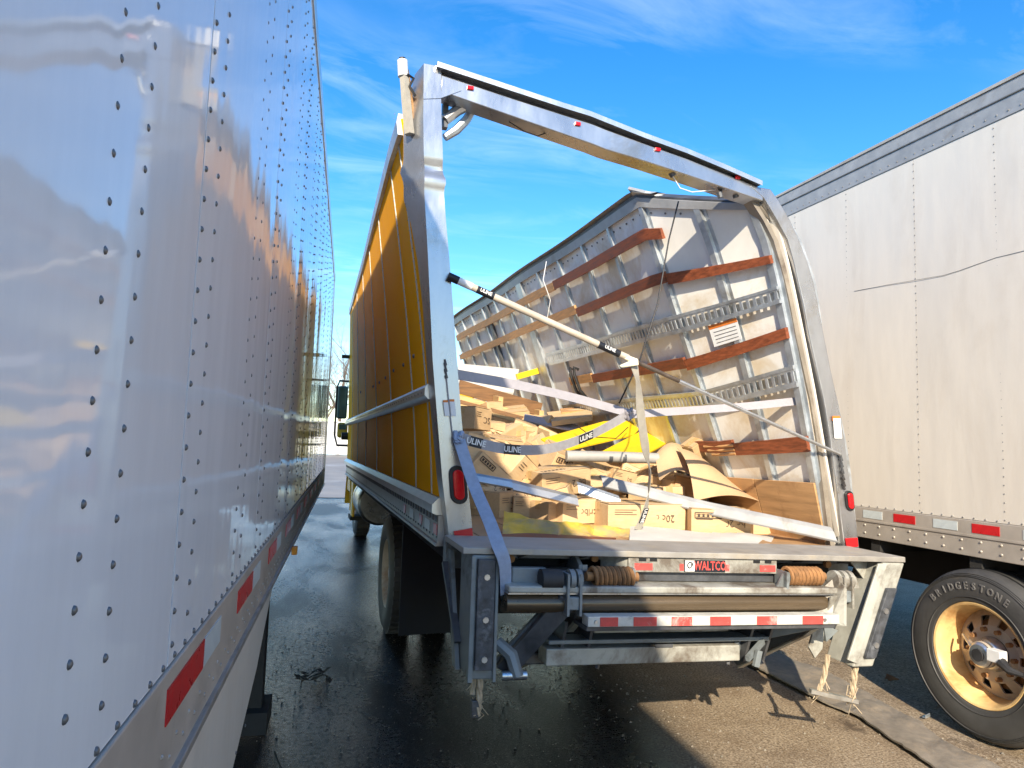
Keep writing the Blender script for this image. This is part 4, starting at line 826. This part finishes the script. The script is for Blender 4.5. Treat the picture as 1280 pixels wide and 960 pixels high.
# ================================================================== CARGO
def fz(x): return FZ - 0.033 * x
MARKS = ['bc 20', 'SCPC', 'Bc 26', 'bol 20', 'sq 20c']
def carton(c, size, rot, label, group, mark=None, seed=0, stamp=None, flip=True):
    rn = random.Random(seed); w, d, h = size
    t = empty('carton', c, label, 'box', group, True); t.rotation_euler = Euler([R_(a) for a in rot])
    j = lambda: rn.uniform(-0.004, 0.004)
    P = [Vector((x * w / 2 + j(), y * d / 2 + j(), z * h / 2 + j())) for z in (-1, 1) for x, y in ((-1, -1), (1, -1), (1, 1), (-1, 1))]
    MB().hexa(P).build('body', 'cardboard', t, bevel=0.004)
    zt = h / 2 + 0.004
    for s in (-1, 1): MB().box((-w / 2 + 0.004, s * 0.002 if s > 0 else -d / 2 + 0.003, h / 2 + 0.0035), (w / 2 - 0.004, d / 2 - 0.003 if s > 0 else -0.002, h / 2 + 0.0065)).build('flap', 'cardboard', t)
    tp = MB().box((-w / 2 - 0.002, -0.024, h / 2 + 0.0067), (w / 2 + 0.002, 0.024, h / 2 + 0.0075)); tp.box((-w / 2 - 0.0055, -0.024, h / 2 - 0.05), (-w / 2 - 0.0045, 0.024, h / 2 + 0.0075)); tp.box((w / 2 + 0.0045, -0.024, h / 2 - 0.05), (w / 2 + 0.0055, 0.024, h / 2 + 0.0075)); tp.build('tape', 'box_tape', t)
    pr = MB(); yf = -d / 2 - 0.0045
    if mark:
        sg = -1 if flip else 1
        text_mb(pr, mark, (w * 0.2, yf, -h * 0.02), (sg, 0.12, 0), (0, 0, sg), min(0.075, h * 0.42), 0.001, 0.9, -0.008)
        for k in range(3): pr.box((-w * 0.42, yf - 0.0008, h * (0.28 - 0.09 * k)), (-w * (0.14 + 0.05 * (k % 2)), yf, h * (0.30 - 0.09 * k)))
    if stamp == 'front': fr, o, u, v = 1, Vector((-w * 0.22, yf - 0.0006, h * 0.26)), Vector((1, 0, 0)), Vector((0, 0, 1))
    elif stamp == 'top': fr, o, u, v = 1, Vector((-w * 0.16, -d * 0.27, h / 2 + 0.0068)), Vector((1, 0, 0)), Vector((0, 1, 0))
    else: fr = 0
    if fr:
        n = u.cross(v); a, b = w * 0.22, min(h, d) * 0.11
        for e0, e1 in (((-a, -b), (a, -b)), ((a, -b), (a, b)), ((a, b), (-a, b)), ((-a, b), (-a, -b))): pr.bar(o + u * e0[0] + v * e0[1], o + u * e1[0] + v * e1[1], 0.006, 0.001, n)
        for k in range(5): pr.bar(o + u * (a * (-0.7 + 0.35 * k)) - v * b * 0.55, o + u * (a * (-0.7 + 0.35 * k)) + v * b * 0.55, 0.014, 0.001, n)
    if pr.v: tag(pr.build('print', 'ink', t), kind='stuff')
    return t
GP = 'cartons spilled in the truck'
GEN = 'plain brown cardboard carton jammed in the tumbled pile inside the truck'
HAND = [  # px, py, y, size, rotation, mark, stamp, label
 (620, 627, 1.30, (.27, .30, .17), (0, 0, 34), 'SCPC', None, 'dented carton beside the left tail lamp with dark writing on its lit end'),
 (657, 632, 1.22, (.20, .24, .15), (0, 0, -12), 'bc', None, 'small carton half in shade just behind the crumpled yellow sheet'),
 (716, 637, 1.02, (.32, .26, .165), (0, 0, 10), 'Bcrlbc', None, 'carton behind the crumpled yellow sheet with writing across its front'),
 (683, 640, 1.05, (.16, .22, .13), (0, 0, 22), None, None, None),
 (796, 649, 0.82, (.56, .34, .165), (0, 0, -3), '20c or', None, 'long carton on the floor right behind the hanging beige strap'),
 (893, 655, 0.62, (.40, .27, .165), (0, 0, -15), 'bc 20c', 'front', 'carton with a boxed stamp and writing beneath the long metal angle'),
 (952, 648, 0.72, (.24, .26, .14), (0, 0, -12), 'bol', None, 'carton at the end of the front row beside the plywood kick board'),
 (757, 626, 1.35, (.34, .26, .15), (0, 0, 4), None, None, None), (822, 628, 1.30, (.34, .26, .15), (0, 0, -4), None, None, None), (905, 640, 0.98, (.34, .26, .15), (0, 0, -8), None, None, None),
 (694, 601, 1.32, (.44, .30, .18), (4, -7, 14), 'be 20', 'top', 'carton with a dark tape stripe resting above the first metal track'),
 (703, 578, 1.62, (.30, .28, .19), (24, 18, 8), None, 'front', 'tilted carton with an outlined stamp under the grey tube'),
 (641, 585, 1.42, (.24, .25, .24), (28, 30, 38), 'lb 20', None, 'cube carton standing on its corner in the middle of the pile'),
 (607, 590, 1.35, (.30, .22, .16), (6, 38, 8), None, 'front', 'shaded carton tipped on edge next to the left tail lamp'),
 (592, 566, 1.45, (.34, .30, .22), (0, 12, 20), None, None, None), (622, 575, 1.75, (.15, .16, .18), (10, -14, 30), None, None, None), (601, 570, 1.75, (.18, .2, .16), (0, 20, -20), None, None, None),
 (662, 552, 1.85, (.20, .24, .2), (0, 10, 40), 'bo', None, None), (675, 572, 1.70, (.24, .22, .18), (-10, -8, 30), None, None, None),
 (588, 524, 1.75, (.20, .26, .17), (0, 4, 36), 'SC', None, 'shaded carton wedged against the left rear post high in the pile'),
 (612, 543, 1.62, (.17, .20, .19), (5, -3, 12), 'bc', None, 'pale small carton standing upright on the upper pile'),
 (613, 521, 1.85, (.15, .2, .2), (-12, -6, 16), None, None, None), (643, 524, 1.95, (.22, .26, .17), (14, -8, -10), 'so 20', None, 'carton lying on top of the upper pile beneath the planks'),
 (652, 543, 1.75, (.18, .2, .2), (8, 20, -14), 'bc', None, None), (632, 548, 1.75, (.22, .26, .16), (0, -26, 22), None, None, None), (671, 540, 2.05, (.2, .36, .2), (0, 36, 30), None, None, None), (628, 560, 1.6, (.26, .24, .16), (10, 4, 0), None, None, None),
 (684, 552, 2.0, (.24, .22, .18), (0, 24, -16), 'bo', None, None), (699, 545, 2.2, (.24, .24, .16), (0, -10, 26), None, None, None),
 (737, 590, 1.55, (.30, .26, .18), (16, 28, -26), None, None, None), (760, 582, 1.75, (.30, .28, .18), (-8, -10, 14), None, None, None), (771, 598, 1.45, (.22, .2, .13), (0, 10, 12), 'sq', None, None), (790, 586, 1.75, (.26, .26, .18), (10, 8, -8), None, None, None),
 (803, 600, 1.5, (.26, .14, .12), (0, -28, 8), None, None, None), (815, 592, 1.7, (.24, .24, .17), (0, 14, 20), None, None, None), (838, 606, 1.35, (.24, .24, .14), (8, -6, 16), None, None, None), (748, 602, 1.45, (.2, .22, .14), (0, -14, 40), None, None, None), (862, 610, 1.25, (.26, .22, .14), (0, 12, -24), None, None, None), (850, 585, 1.75, (.3, .26, .18), (0, -8, 10), None, None, None),
 (880, 553, 1.22, (.34, .14, .12), (8, -32, 6), None, None, 'narrow tan carton propped against the leaning wall beside the kraft paper'),
]
MORE = {7: 'carton lying low between the front row and the steel shard', 8: 'plain carton behind the long floor carton, under the steel angle', 9: 'carton tucked behind the stamped carton and below the kraft paper', 3: 'small blank carton leaning behind the yellow sheet beside a written one', 14: 'large shaded carton against the left post below the strap knot', 15: 'small carton squeezed behind the corner-standing cube', 16: 'small carton tipped near the left post above the shaded one', 17: 'carton with writing just below the sagging grey strap', 18: 'blank carton leaning behind the corner-standing cube', 21: 'small blank carton standing behind the pale upright one', 23: 'carton with writing tilted at the right of the pale upright one', 24: 'blank carton tilted steeply in the upper pile', 25: 'long carton tipped sideways below the plank ends', 26: 'carton lying flat just above the grey strap label', 27: 'carton with writing beside the corner of the yellow board', 28: 'blank carton under the corner of the yellow board', 29: 'torn carton tipped on edge beside the grey tube', 30: 'carton lying under the middle of the grey tube', 31: 'small taped carton with writing below the grey tube', 32: 'carton lying flat below the right half of the grey tube', 33: 'narrow split carton propped beside the hanging strap', 34: 'carton tilted behind the hanging beige strap', 35: 'carton lying just above the long steel angle', 36: 'small carton turned askew above the steel shard', 37: 'carton hidden in the hollow under the kraft paper', 38: 'carton behind the crumpled kraft paper'}
for i, (px, py, y, sz, rot, mk, stp, lab) in enumerate(HAND):
    if py < 585 and i not in (11, 14, 19, 39):
        y2 = y + (585 - py) / 60 * 1.5; k_ = (y2 + 3.6) / (y + 3.6); y = y2; sz = tuple(v * k_ for v in sz)
    c = at(px, py, y=y)
    if rot[0] == 0 and rot[1] == 0 and c.z < 1.36: c.z = fz(c.x) + sz[2] / 2 + 0.004
    carton(c, sz, rot, lab or MORE[i], GP, mk, i, stp)
rn = random.Random(5)
ROWS = {1.68: 'first row behind the front cartons', 2.02: 'second row behind the front cartons', 2.08: 'second row behind the front cartons', 2.55: 'row below the yellow boards', 3.5: 'row below the long planks', 4.35: 'row carrying the white foam sheet'}
LAY = ['on the truck floor', 'second layer up', 'third layer up', 'fourth layer up', 'fifth layer up', 'sixth layer up']
def fill(x0, x1, y, z, gap=0.0):
    lab = 'plain brown carton in the ' + ROWS[y] + ', ' + LAY[int(round((z - FZ) / 0.172))]
    x = x0
    while x < x1:
        w = rn.uniform(0.24, 0.36); carton(Vector((x + w / 2, y + rn.uniform(-.03, .03), z - 0.033 * x + 0.085)), (w, 0.30, 0.168), (0, 0, rn.uniform(-6, 6)), lab, GP, rn.choice(MARKS) if rn.random() < 0.4 else None, rn.randint(0, 999)); x += w + 0.02 + gap
fill(0.3, 2.15, 1.68, FZ); fill(0.3, 2.1, 2.02, FZ + 0.0); fill(0.3, 2.1, 2.08, FZ + 0.172)
for k in range(4): fill(0.45, 0.85 if k > 1 else 1.9, 2.55, FZ + 0.172 * k, 0.05)
for k in range(4): fill(0.5, 1.0 if k > 2 else 1.6, 3.5, FZ + 0.172 * k, 0.1)
for k in range(6): fill(0.9, 1.9, 4.35, FZ + 0.172 * k, 0.3)
SM = 'small pale carton tumbled loose on the surface of the pile'
rn = random.Random(31)
for k in range(64):
    px, py = rn.uniform(588, 850), rn.uniform(546, 622)
    if px > 690 and py < 566: continue
    y = 1.2 + (622 - py) / 90 * 1.75; w = rn.uniform(0.13, 0.24); c = at(px, py, y=y)
    sz, ro = (w, rn.uniform(0.14, 0.26), rn.uniform(0.10, 0.17)), (rn.uniform(-32, 32), rn.uniform(-35, 35), rn.uniform(-60, 60)); mk, stp = rn.choice(MARKS) if rn.random() < 0.5 else None, 'top' if rn.random() < 0.2 else None
    wh = 'beside the left rear post' if px < 615 else 'around the corner-standing cube carton' if px < 665 else 'between the steel track and the yellow board' if px < 715 else 'below the grey tube' if px < 785 else 'by the foot of the hanging beige strap'
    lk = ('stamped' if stp else 'handwritten' if mk else 'blank') + (' upper' if py < 585 else ' lower'); carton(c, sz, ro, 'small ' + lk + ' carton tumbled loose ' + wh, GP, mk, 500 + k, stp)
# ---- boards, sheets and planks on top of the pile
def slab(name, pts, y, th, mat, label, cat, group=None, bevel=0.0):
    P = [at(a, b, y=yy) for (a, b), yy in zip(pts, y if isinstance(y, (list, tuple)) else [y] * len(pts))]
    return tag(MB().poly(P, th).build(name, mat, None, bevel=bevel), label, cat, group)
slab('foam_sheet', [(572, 459), (648, 466), (641, 496), (572, 489)], [4.9, 4.9, 4.1, 4.1], 0.05, 'foam_white', 'white foam sheet lying on top of the planks behind the left post', 'foam sheet')
def plank(a, b, ya, yb, w, h, mat, label, group=None, up=(0, 0, 1), name='plank'):
    return tag(MB().bar(at(*a, y=ya), at(*b, y=yb), w, h, up).build(name, mat, None, bevel=0.003), label, 'plank', group)
cr = empty('wooden_trough', at(620, 500, y=3.6), 'long open wooden crate frame sloping down under the white foam sheet', 'crate')
FC = (0, -0.35, 1)
for (a, b, ya, w, h, nm, mt) in (((573, 483), (676, 512), 3.95, 0.03, 0.15, 'back_board', 'wood_shaded'), ((573, 497), (676, 525), 3.5, 0.03, 0.055, 'front_board', 'pine'), ((573, 497), (676, 525), 3.72, 0.42, 0.02, 'bottom_board', 'wood_tan')):  # brown back paints the shaded side, pale front the lit edge
    MB().bar(at(*a, y=ya), at(*b, y=ya), w, h).build(nm, mt, cr)
for px, py in ((623, 500), (674, 517)): MB().bar(at(px - 4, py, y=3.92), at(px + 3, py + 2, y=3.53), 0.05, 0.1).build('cross_block', 'pine', cr)
for a, b, ya, w, h, mt, lab in (((573, 503), (690, 534), 3.5, 0.3, 0.04, 'wood_shaded', 'plank in painted shade brown directly below the wooden trough'), ((573, 508), (700, 541), 3.35, 0.3, 0.035, 'pine', 'pale plank coloured as a lit edge sloping down beneath the shade-brown one'), ((574, 514), (690, 542), 3.25, 0.3, 0.035, 'wood_tan', 'tan plank under the pale one beside the left post'), ((574, 518), (650, 536), 3.2, 0.25, 0.025, 'yellow_worn', 'yellow-edged board at the bottom of the planks')): plank(a, b, ya, ya - 0.1, w, h, mt, lab)  # dark and pale boards paint the stack's shaded sides and lit edges
plank((655, 522), (722, 536), 3.05, 2.9, 0.14, 0.02, 'strap_pale', 'white slotted metal strip lying below the plank ends', None, (0, -0.6, 1), 'metal_strip')
plank((646, 471), (682, 461), 4.3, 4.3, 0.07, 0.07, 'yellow_board', 'short yellow stick resting against the far wall', None, (0, 0, 1), 'yellow_stick')
slab('flat_carton', [(684, 521), (742, 514), (740, 526), (690, 533)], [3.3, 3.2, 2.8, 2.9], 0.05, 'cardboard', 'flattened brown carton lying beside the plank ends', 'cardboard'); slab('flat_carton', [(700, 514), (745, 511), (745, 515), (702, 519)], [3.4, 3.4, 3.1, 3.1], 0.03, 'wood_tan', 'dark flattened carton leaning behind the yellow boards', 'cardboard')
slab('yellow_board', [(676, 550), (755, 528), (790, 526), (800, 536), (792, 545), (700, 566)], [1.8, 2.25, 2.3, 2.1, 1.95, 1.58], 0.012, 'yellow_board', 'bright yellow board lying on the pile under the looped strap', 'board', 'yellow boards')
slab('yellow_board', [(752, 566), (800, 541), (815, 541), (841, 551), (812, 567)], [1.5, 2.0, 2.0, 1.85, 1.45], 0.012, 'yellow_board', 'bright yellow board crossed by the hanging beige strap', 'board', 'yellow boards')
# grey tube lying across the cartons, the straps' shadows painted on as two dark bands
tb = [at(x, y, y=yy) for x, y, yy in ((708, 570, 1.35), (765, 571, 1.30), (822, 573, 1.25))]
gt = tag(MB().tube(tb, 0.042, 14).build('grey_tube', 'tube_grey', None, True), 'light grey padded tube with two painted strap shadows lying across the cartons', 'tube')
for f in (0.45, 0.60):
    p = tb[0].lerp(tb[2], f); dd = (tb[2] - tb[0]).normalized(); MB().tube([p, p + dd * 0.03], 0.0432, 14, False).build('strap_shadow_band', 'steel_dark', gt, True)
# kraft paper thrown over the cartons
def kraft(u, v):
    A, B = at(846, 560, y=1.15), at(884, 582, y=1.1); Cc, D = at(868, 622, y=0.72), at(957, 632, y=0.62)
    p = A.lerp(B, u).lerp(Cc.lerp(D, u), v); p.z += 0.05 * math.sin(math.pi * u) * (0.25 + 0.75 * v) + 0.025 * math.sin(v * 5 + u * 2); p.y -= 0.05 * math.sin(math.pi * v); return p
tag(MB().sheet(kraft, 18, 18, 0.003).build('kraft_paper', 'kraft', None, True), 'arched sheet of brown kraft paper draped over cartons beside the kick board', 'paper')
def kraft2(u, v):
    A, B, Cc, D = at(818, 570, y=1.3), at(850, 556, y=1.3), at(825, 600, y=1.05), at(862, 592, y=1.0); p = A.lerp(B, u).lerp(Cc.lerp(D, u), v); p.z += 0.05 * math.sin(math.pi * u) + 0.02 * math.sin(6 * v); return p
tag(MB().sheet(kraft2, 10, 10, 0.003).build('kraft_paper', 'kraft', None, True), 'crumpled piece of brown kraft paper by the foot of the beige strap', 'paper')
# crumpled yellow sheet and white sheet on the floor edge
def crum(P, amp, seed, torn=False):
    A, B, Cc, D = P
    def fn(u, v):
        p = A.lerp(B, u).lerp(D.lerp(Cc, u), v); p.z += amp * (mnoise.noise(Vector((u * 3.2, v * 2.5, seed))) + 0.35 * mnoise.noise(Vector((u * 13, v * 9, seed + 3)))) + amp * 0.6
        p.z -= amp * 0.5 * u
        if torn: p.y += 0.09 * mnoise.noise(Vector((u * 9, seed, 2))) * (1 - v) + 0.05 * mnoise.noise(Vector((u * 23, seed, 5))) * abs(1 - 2 * v); p.z -= 0.03 * (1 - v) * (1 - v)
        return p
    return fn
def flo(px, py, dz=0.01):
    p = at(px, py, z=1.13); 
    for _ in range(3): p = at(px, py, z=fz(p.x) + dz)
    return p
tag(MB().sheet(crum([flo(628, 668), flo(788, 671), flo(786, 662, 0.03), flo(630, 648, 0.06)], 0.045, 1.0, True), 40, 14, 0.006).build('crumpled_sheet', 'yellow_worn', None, True), 'crumpled worn yellow sheet torn along the edge of the truck floor', 'sheet')
tag(MB().sheet(crum([flo(786, 680, .02), flo(958, 684, .02), flo(968, 670, .02), flo(788, 660, .02)], 0.014, 5.0, True), 36, 10, 0.005).build('white_sheet', 'foam_white', None, True), 'white sheet lying flat on the truck floor edge before the cartons', 'sheet')
tag(MB().sheet(crum([flo(612, 672), flo(760, 677), flo(770, 672), flo(615, 664)], 0.008, 8.0), 18, 6, 0.01).build('broken_board', 'wood_red', None, True), 'dark splintered board under the crumpled yellow sheet', 'board')
tag(MB().sheet(crum([flo(948, 680), flo(1030, 690), flo(1050, 672), flo(965, 665)], 0.006, 9.0), 12, 6, 0.008).build('plywood_sheet', 'plywood', None, True), 'dusty plywood sheet on the floor beside the right rear post', 'board')
# fallen metal tracks
def angle(name, path, w, h, mat, label):
    q = MB(); P = [Vector(p) for p in path]; fw = Vector((0, -0.8, 0.6)); up_ = Vector((0, 0.6, 0.8)); pr = [(-w / 2, h * 0.35), (-w / 2, 0.0), (w * 0.1, 0.012), (w * 0.42, 0.006), (w / 2, 0.0), (w / 2, -h)]
    ring = lambda p: [p + up_ * a + fw * b for a, b in pr] + [p + up_ * a + fw * (b - 0.004) - up_ * 0.002 for a, b in pr[::-1]]
    q.rings([ring(p) for p in P]); return tag(q.build(name, mat, None), label, 'metal rail')
angle('metal_track', [at(590, 596, y=0.75), at(640, 605, y=0.72)], 0.07, 0.03, 'galvanised', 'short bent steel track end beside the left tail lamp')
angle('metal_track', [at(640, 606, y=0.74), at(722, 626, y=0.74)], 0.085, 0.03, 'aluminium', 'bright steel track lying over cartons behind the blue strap')
angle('metal_track', [at(722, 609, y=1.0), at(775, 627, y=0.85)], 0.10, 0.03, 'galvanised', 'twisted dark steel track shard between the two long rails')
angle('metal_angle', [at(752, 601, y=1.05), at(890, 636, y=0.52), at(1042, 668, y=-0.02)], 0.105, 0.035, 'rail_grey', 'long dull steel angle running from the pile to the right post')
# ---- straps, pole, cords
def strap_label(parent, pts, ws, i, ln=0.11, w=0.05, rev=False, facing=-1):
    p, a = pts[i], (pts[i + 1] - pts[i - 1]).normalized(); u = (ws[i] - a * ws[i].dot(a)).normalized(); n = a.cross(u)
    if n.dot(CPOS - p) < 0: n = -n
    lb = MB().bar(p + n * 0.003 - a * ln / 2, p + n * 0.003 + a * ln / 2, w * 0.98, 0.002, n).build('brand_label', 'label_black', parent)
    x = a if a.x > 0 or abs(a.z) > abs(a.x) else -a; y = n.cross(x); q = MB(); text_mb(q, 'ULINE', p + n * 0.0042, x, y, w * 0.8, 0.0008, 0.9, 0.02); q.build('lettering', 'label_white', lb)
UPV = (0, 0, 1)
q = MB(); pt, ws = ribbon(q, [(at(571, 468, y=0.06), UPV), (at(650, 482, y=0.15), (0, .2, 1)), (at(720, 498, y=0.25), (0, .2, 1)), (at(788, 517, y=0.32), (0, .3, 1))], 0.054); s1 = tag(q.build('strap', 'strap_pale', None, True), 'pale lavender webbing strap stretched from the left post to the knot', 'strap')
q = MB(); pt, ws = ribbon(q, [(at(786, 518, y=0.32), UPV), (at(830, 515, y=0.34), UPV), (at(920, 509, y=0.3), UPV), (at(1000, 501, y=0.14), UPV)], 0.05); tag(q.build('strap', 'strap_pale', None, True), 'pale strap running from the knot along the lower wall track', 'strap')
q = MB(); pt, ws = ribbon(q, [(at(573, 546, y=-0.02), UPV), (at(595, 553, y=-0.03), UPV), (at(640, 562, y=0.0), UPV), (at(690, 560, y=0.1), (0, -.3, 1)), (at(740, 543, y=0.22), (0, -.3, 1)), (at(784, 519, y=0.31), UPV)], 0.055); s2 = tag(q.build('strap', 'strap_grey', None, True), 'sagging grey strap with black labels looping from the left post', 'strap')
strap_label(s2, pt, ws, 12, 0.10, 0.055); strap_label(s2, pt, ws, 23, 0.12, 0.055); strap_label(s2, pt, ws, 6, 0.07, 0.055)
q = MB(); pt, ws = ribbon(q, [(at(574, 550, y=-0.03), (1, 0, 0.2)), (at(592, 605, y=-0.16), (1, 0, .25)), (at(611, 650, y=-0.36), (1, 0, .3)), (at(623, 682, y=-0.478), (1, 0, .3)), (at(631, 705, y=-0.49), (1, 0.2, .1)), (at(632, 742, y=-0.45), (1, .5, 0))], 0.062); tag(q.build('strap', 'strap_blue', None, True), 'shaded blue-grey strap hanging from the left post over the liftgate', 'strap')
q = MB(); rn = random.Random(9)
for k in range(9): q.tube([at(572 + rn.uniform(-5, 7), 545 + rn.uniform(-6, 6), y=-0.025), at(574 + rn.uniform(-5, 6), 549 + rn.uniform(-6, 6), y=-0.05), at(573 + rn.uniform(-5, 6), 552 + rn.uniform(-6, 6), y=-0.02)], 0.012, 6)
tag(q.build('strap_knot', 'strap_blue', None, True), 'knotted strap bundle hooked on the left rear post', 'knot')
q = MB()
for k in range(6): q.tube([at(781 + rn.uniform(-2, 5), 517 + rn.uniform(-6, 6), y=0.30), at(787 + rn.uniform(-4, 4), 517 + rn.uniform(-7, 7), y=0.27), at(791 + rn.uniform(-3, 3), 518 + rn.uniform(-5, 5), y=0.31)], 0.014, 6)
tag(q.build('strap_knot', 'strap_pale', None, True), 'pale knot joining the lavender strap ends under the pole', 'knot')
q = MB(); pt, ws = ribbon(q, [(at(791, 452, y=-0.035), (1, 0, 0)), (at(797, 475, y=-0.03), (1, .9, 0)), (at(800, 510, y=0.02), (1, 0.2, 0)), (at(806, 555, y=0.1), (1, .2, 0)), (at(812, 585, y=0.2), (.35, 1, 0)), (at(811, 610, y=0.3), (.3, 1, 0)), (at(806, 640, y=0.36), (1, .4, 0)), (at(797, 662, y=0.40), (1, .2, 0))], 0.055); s4 = tag(q.build('strap', 'strap_beige', None, True), 'dusty beige strap hanging from the pole down to the floor', 'strap')
strap_label(s4, pt, ws, len(pt) - 6, 0.10, 0.05)
pa, pb = at(560, 345, y=-0.02), at(1050, 568, y=-0.025); pd = (pb - pa).normalized(); pl = (pb - pa).length
pole = empty('load_bar', pa, 'telescoping cargo pole hanging diagonally across the open rear frame', 'pole')
MB().tube([pa + pd * 0.05, pa + pd * pl * 0.42], 0.0195, 16).build('outer_tube', 'pole_paint', pole, True); MB().tube([pa + pd * (pl * 0.40), pb], [0.013, 0.0095], 12).build('inner_tube', 'pole_dark', pole, True)
MB().tube([pa - pd * 0.0, pa + pd * 0.06], 0.022, 12).build('end_cap', 'black', pole, True); MB().tube([pa + pd * 0.058, pa + pd * 0.14], 0.0208, 16).build('collar', 'label_white', pole, True)
MB().tube([pa + pd * pl * 0.55, pb], [0.0125, 0.0100], 12).build('steel_end', 'hub_metal', pole, True)
for f, ln, rr_ in ((0.082, 0.10, 0.0206), (0.372, 0.14, 0.0206)):
    c = pa + pd * (pl * f); lb = MB().tube([c - pd * ln / 2, c + pd * ln / 2], rr_, 16).build('brand_label', 'label_black', pole, True); q = MB(); n = Vector((0, -1, 0)); y_ = n.cross(pd); text_mb(q, 'ULINE', c + n * (rr_ + 0.0005), pd, y_, 0.028, 0.002, 0.9, 0.02); q.build('lettering', 'label_white', lb)
q = MB().poly([at(x, y, y=-0.05) for x, y in [(796, 449), (785, 445), (779, 449), (785, 452), (773, 457), (775, 460), (797, 457)]], -0.02); kn = tag(q.build('pole_clamp', 'cream_plastic', None, bevel=0.006), 'cream plastic ratchet clamp gripping the diagonal pole', 'clamp')
tag(MB().tube([at(848, 252, y=0.3), at(836, 300, y=0.22), at(822, 380, y=0.2), at(800, 450, y=0.15), at(774, 504, y=0.3)], 0.005, 6).build('cord', 'black', None, True), 'thin black cord hanging from the wall top past the pole', 'cord')
tag(MB().tube([at(718, 530, y=1.8), at(740, 546, y=1.55), at(770, 548, y=1.6), at(785, 534, y=1.9)], 0.004, 5).build('cord', 'black', None, True), 'loose black cord looping over the yellow board', 'cord')
tag(MB().tube([at(683, 327, y=2.6), at(679, 350, y=2.3), at(688, 375, y=2.3), at(684, 398, y=2.4)], 0.004, 5).build('wire', 'label_white', None, True), 'thin white wire dangling from the top rail of the leaning wall', 'wire')

# ================================================================== THINGS ON THE GROUND
def gpt(px, py): return at(px, py, z=0.006)
fl = [(915, 822, 930, 806), (950, 840, 975, 822), (985, 858, 1030, 842), (1030, 882, 1075, 866), (1075, 900, 1110, 886), (1110, 925, 1150, 908), (1160, 958, 1185, 935), (1210, 990, 1260, 970)]
A = [gpt(a, b) for a, b, c, d in fl]; B = [gpt(c, d) for a, b, c, d in fl]
def felt(u, v):
    f = u * (len(A) - 1); i = min(int(f), len(A) - 2); a = A[i].lerp(A[i + 1], f - i); b = B[i].lerp(B[i + 1], f - i); p = b.lerp(a, v); p.z = 0.022 + 0.014 * mnoise.noise(Vector((u * 12, v * 2, 2))) + 0.01 * mnoise.noise(Vector((u * 40, v * 8, 4)))
    e = 0.03 * mnoise.noise(Vector((u * 30, 5, 7))) * (1 if v > 0.5 else -1); p.y += e; return p
tag(MB().sheet(felt, 60, 6, 0.012).build('felt_strip', 'felt', None, True), 'torn strip of tan felt matting lying on the sunlit asphalt', 'matting')
rn = random.Random(21); q = MB()
def pebble(q, c, r, rn):
    vs = [(c[0] + r * x * rn.uniform(.6, 1.2), c[1] + r * y * rn.uniform(.6, 1.2), c[2] + r * z * rn.uniform(.5, .9)) for x, y, z in ((1, 0, 0), (0, 1, 0), (-1, 0, 0), (0, -1, 0), (0, 0, 1), (0, 0, -1))]
    q.add(vs, [(0, 1, 4), (1, 2, 4), (2, 3, 4), (3, 0, 4), (1, 0, 5), (2, 1, 5), (3, 2, 5), (0, 3, 5)])
for k in range(2600):
    x = rn.uniform(-0.9, 3.6); y = rn.uniform(-2.2, 3.0); pebble(q, (x, y, gz(x, y) + 0.001), rn.choice((0.003, 0.004, 0.005, 0.005, 0.008)) * (1.3 if x > 1 else 0.9), rn)
for k in range(60): x = rn.uniform(1.3, 3.5); y = rn.uniform(-1.5, 1.5); pebble(q, (x, y, gz(x, y) + 0.004), rn.uniform(0.008, 0.016), rn)
tag(q.build('gravel', 'stone', None), 'loose grit and small stones scattered on the asphalt', None, None, 'stuff')
c = at(392, 846, z=0.02); q = MB()
for k in range(26):
    d = Vector((rn.uniform(-.11, .11), rn.uniform(-.12, .12), rn.uniform(0.0, .05))); e = Vector((rn.uniform(-.05, .05), rn.uniform(-.05, .05), rn.uniform(-.02, .02))); p = Vector((c.x, c.y, 0.006)) + d; sd = e.cross(Vector((0, 0, 1))).normalized() * 0.016
    q.poly([p - e, p + sd + Vector((0, 0, .006)), p + e, p - sd], 0.002)
tag(q.build('leaf_clump', 'leaf_dark', None), 'dark clump of wet leaves lying in the shaded alley', 'leaves')
tag(MB().tube([at(343, 940, z=0.012), at(347, 950, z=0.02), at(352, 962, z=0.012)], 0.005, 5).build('twig', 'leaf_dark', None, True), 'dark twig on the wet asphalt beside the trailer skirt', 'twig')
c = at(1158, 898, z=0.0); q = MB().bar((c.x - 0.03, c.y - 0.01, 0.012), (c.x + 0.03, c.y + 0.012, 0.012), 0.025, 0.004).bar((c.x - 0.03, c.y - 0.02, 0.02), (c.x + 0.03, c.y + 0.002, 0.02), 0.004, 0.02); tag(q.build('metal_scrap', 'galvanised', None), 'small bent metal scrap on the ground beside the rusty wheel', 'scrap')
c = at(1118, 852, z=0.0); q = MB()
for k in range(5): q.poly([(c.x - .04 + rn.uniform(-.01, .01), c.y + .01 * k, .01), (c.x + .05, c.y + .01 * k + rn.uniform(-.02, .02), .012), (c.x + .02, c.y + .05 + .01 * k, .03)], 0.003)
tag(q.build('dead_leaf', 'rust', None), 'curled rusty leaf on the shaded asphalt beside the trailer wheel', 'leaf')
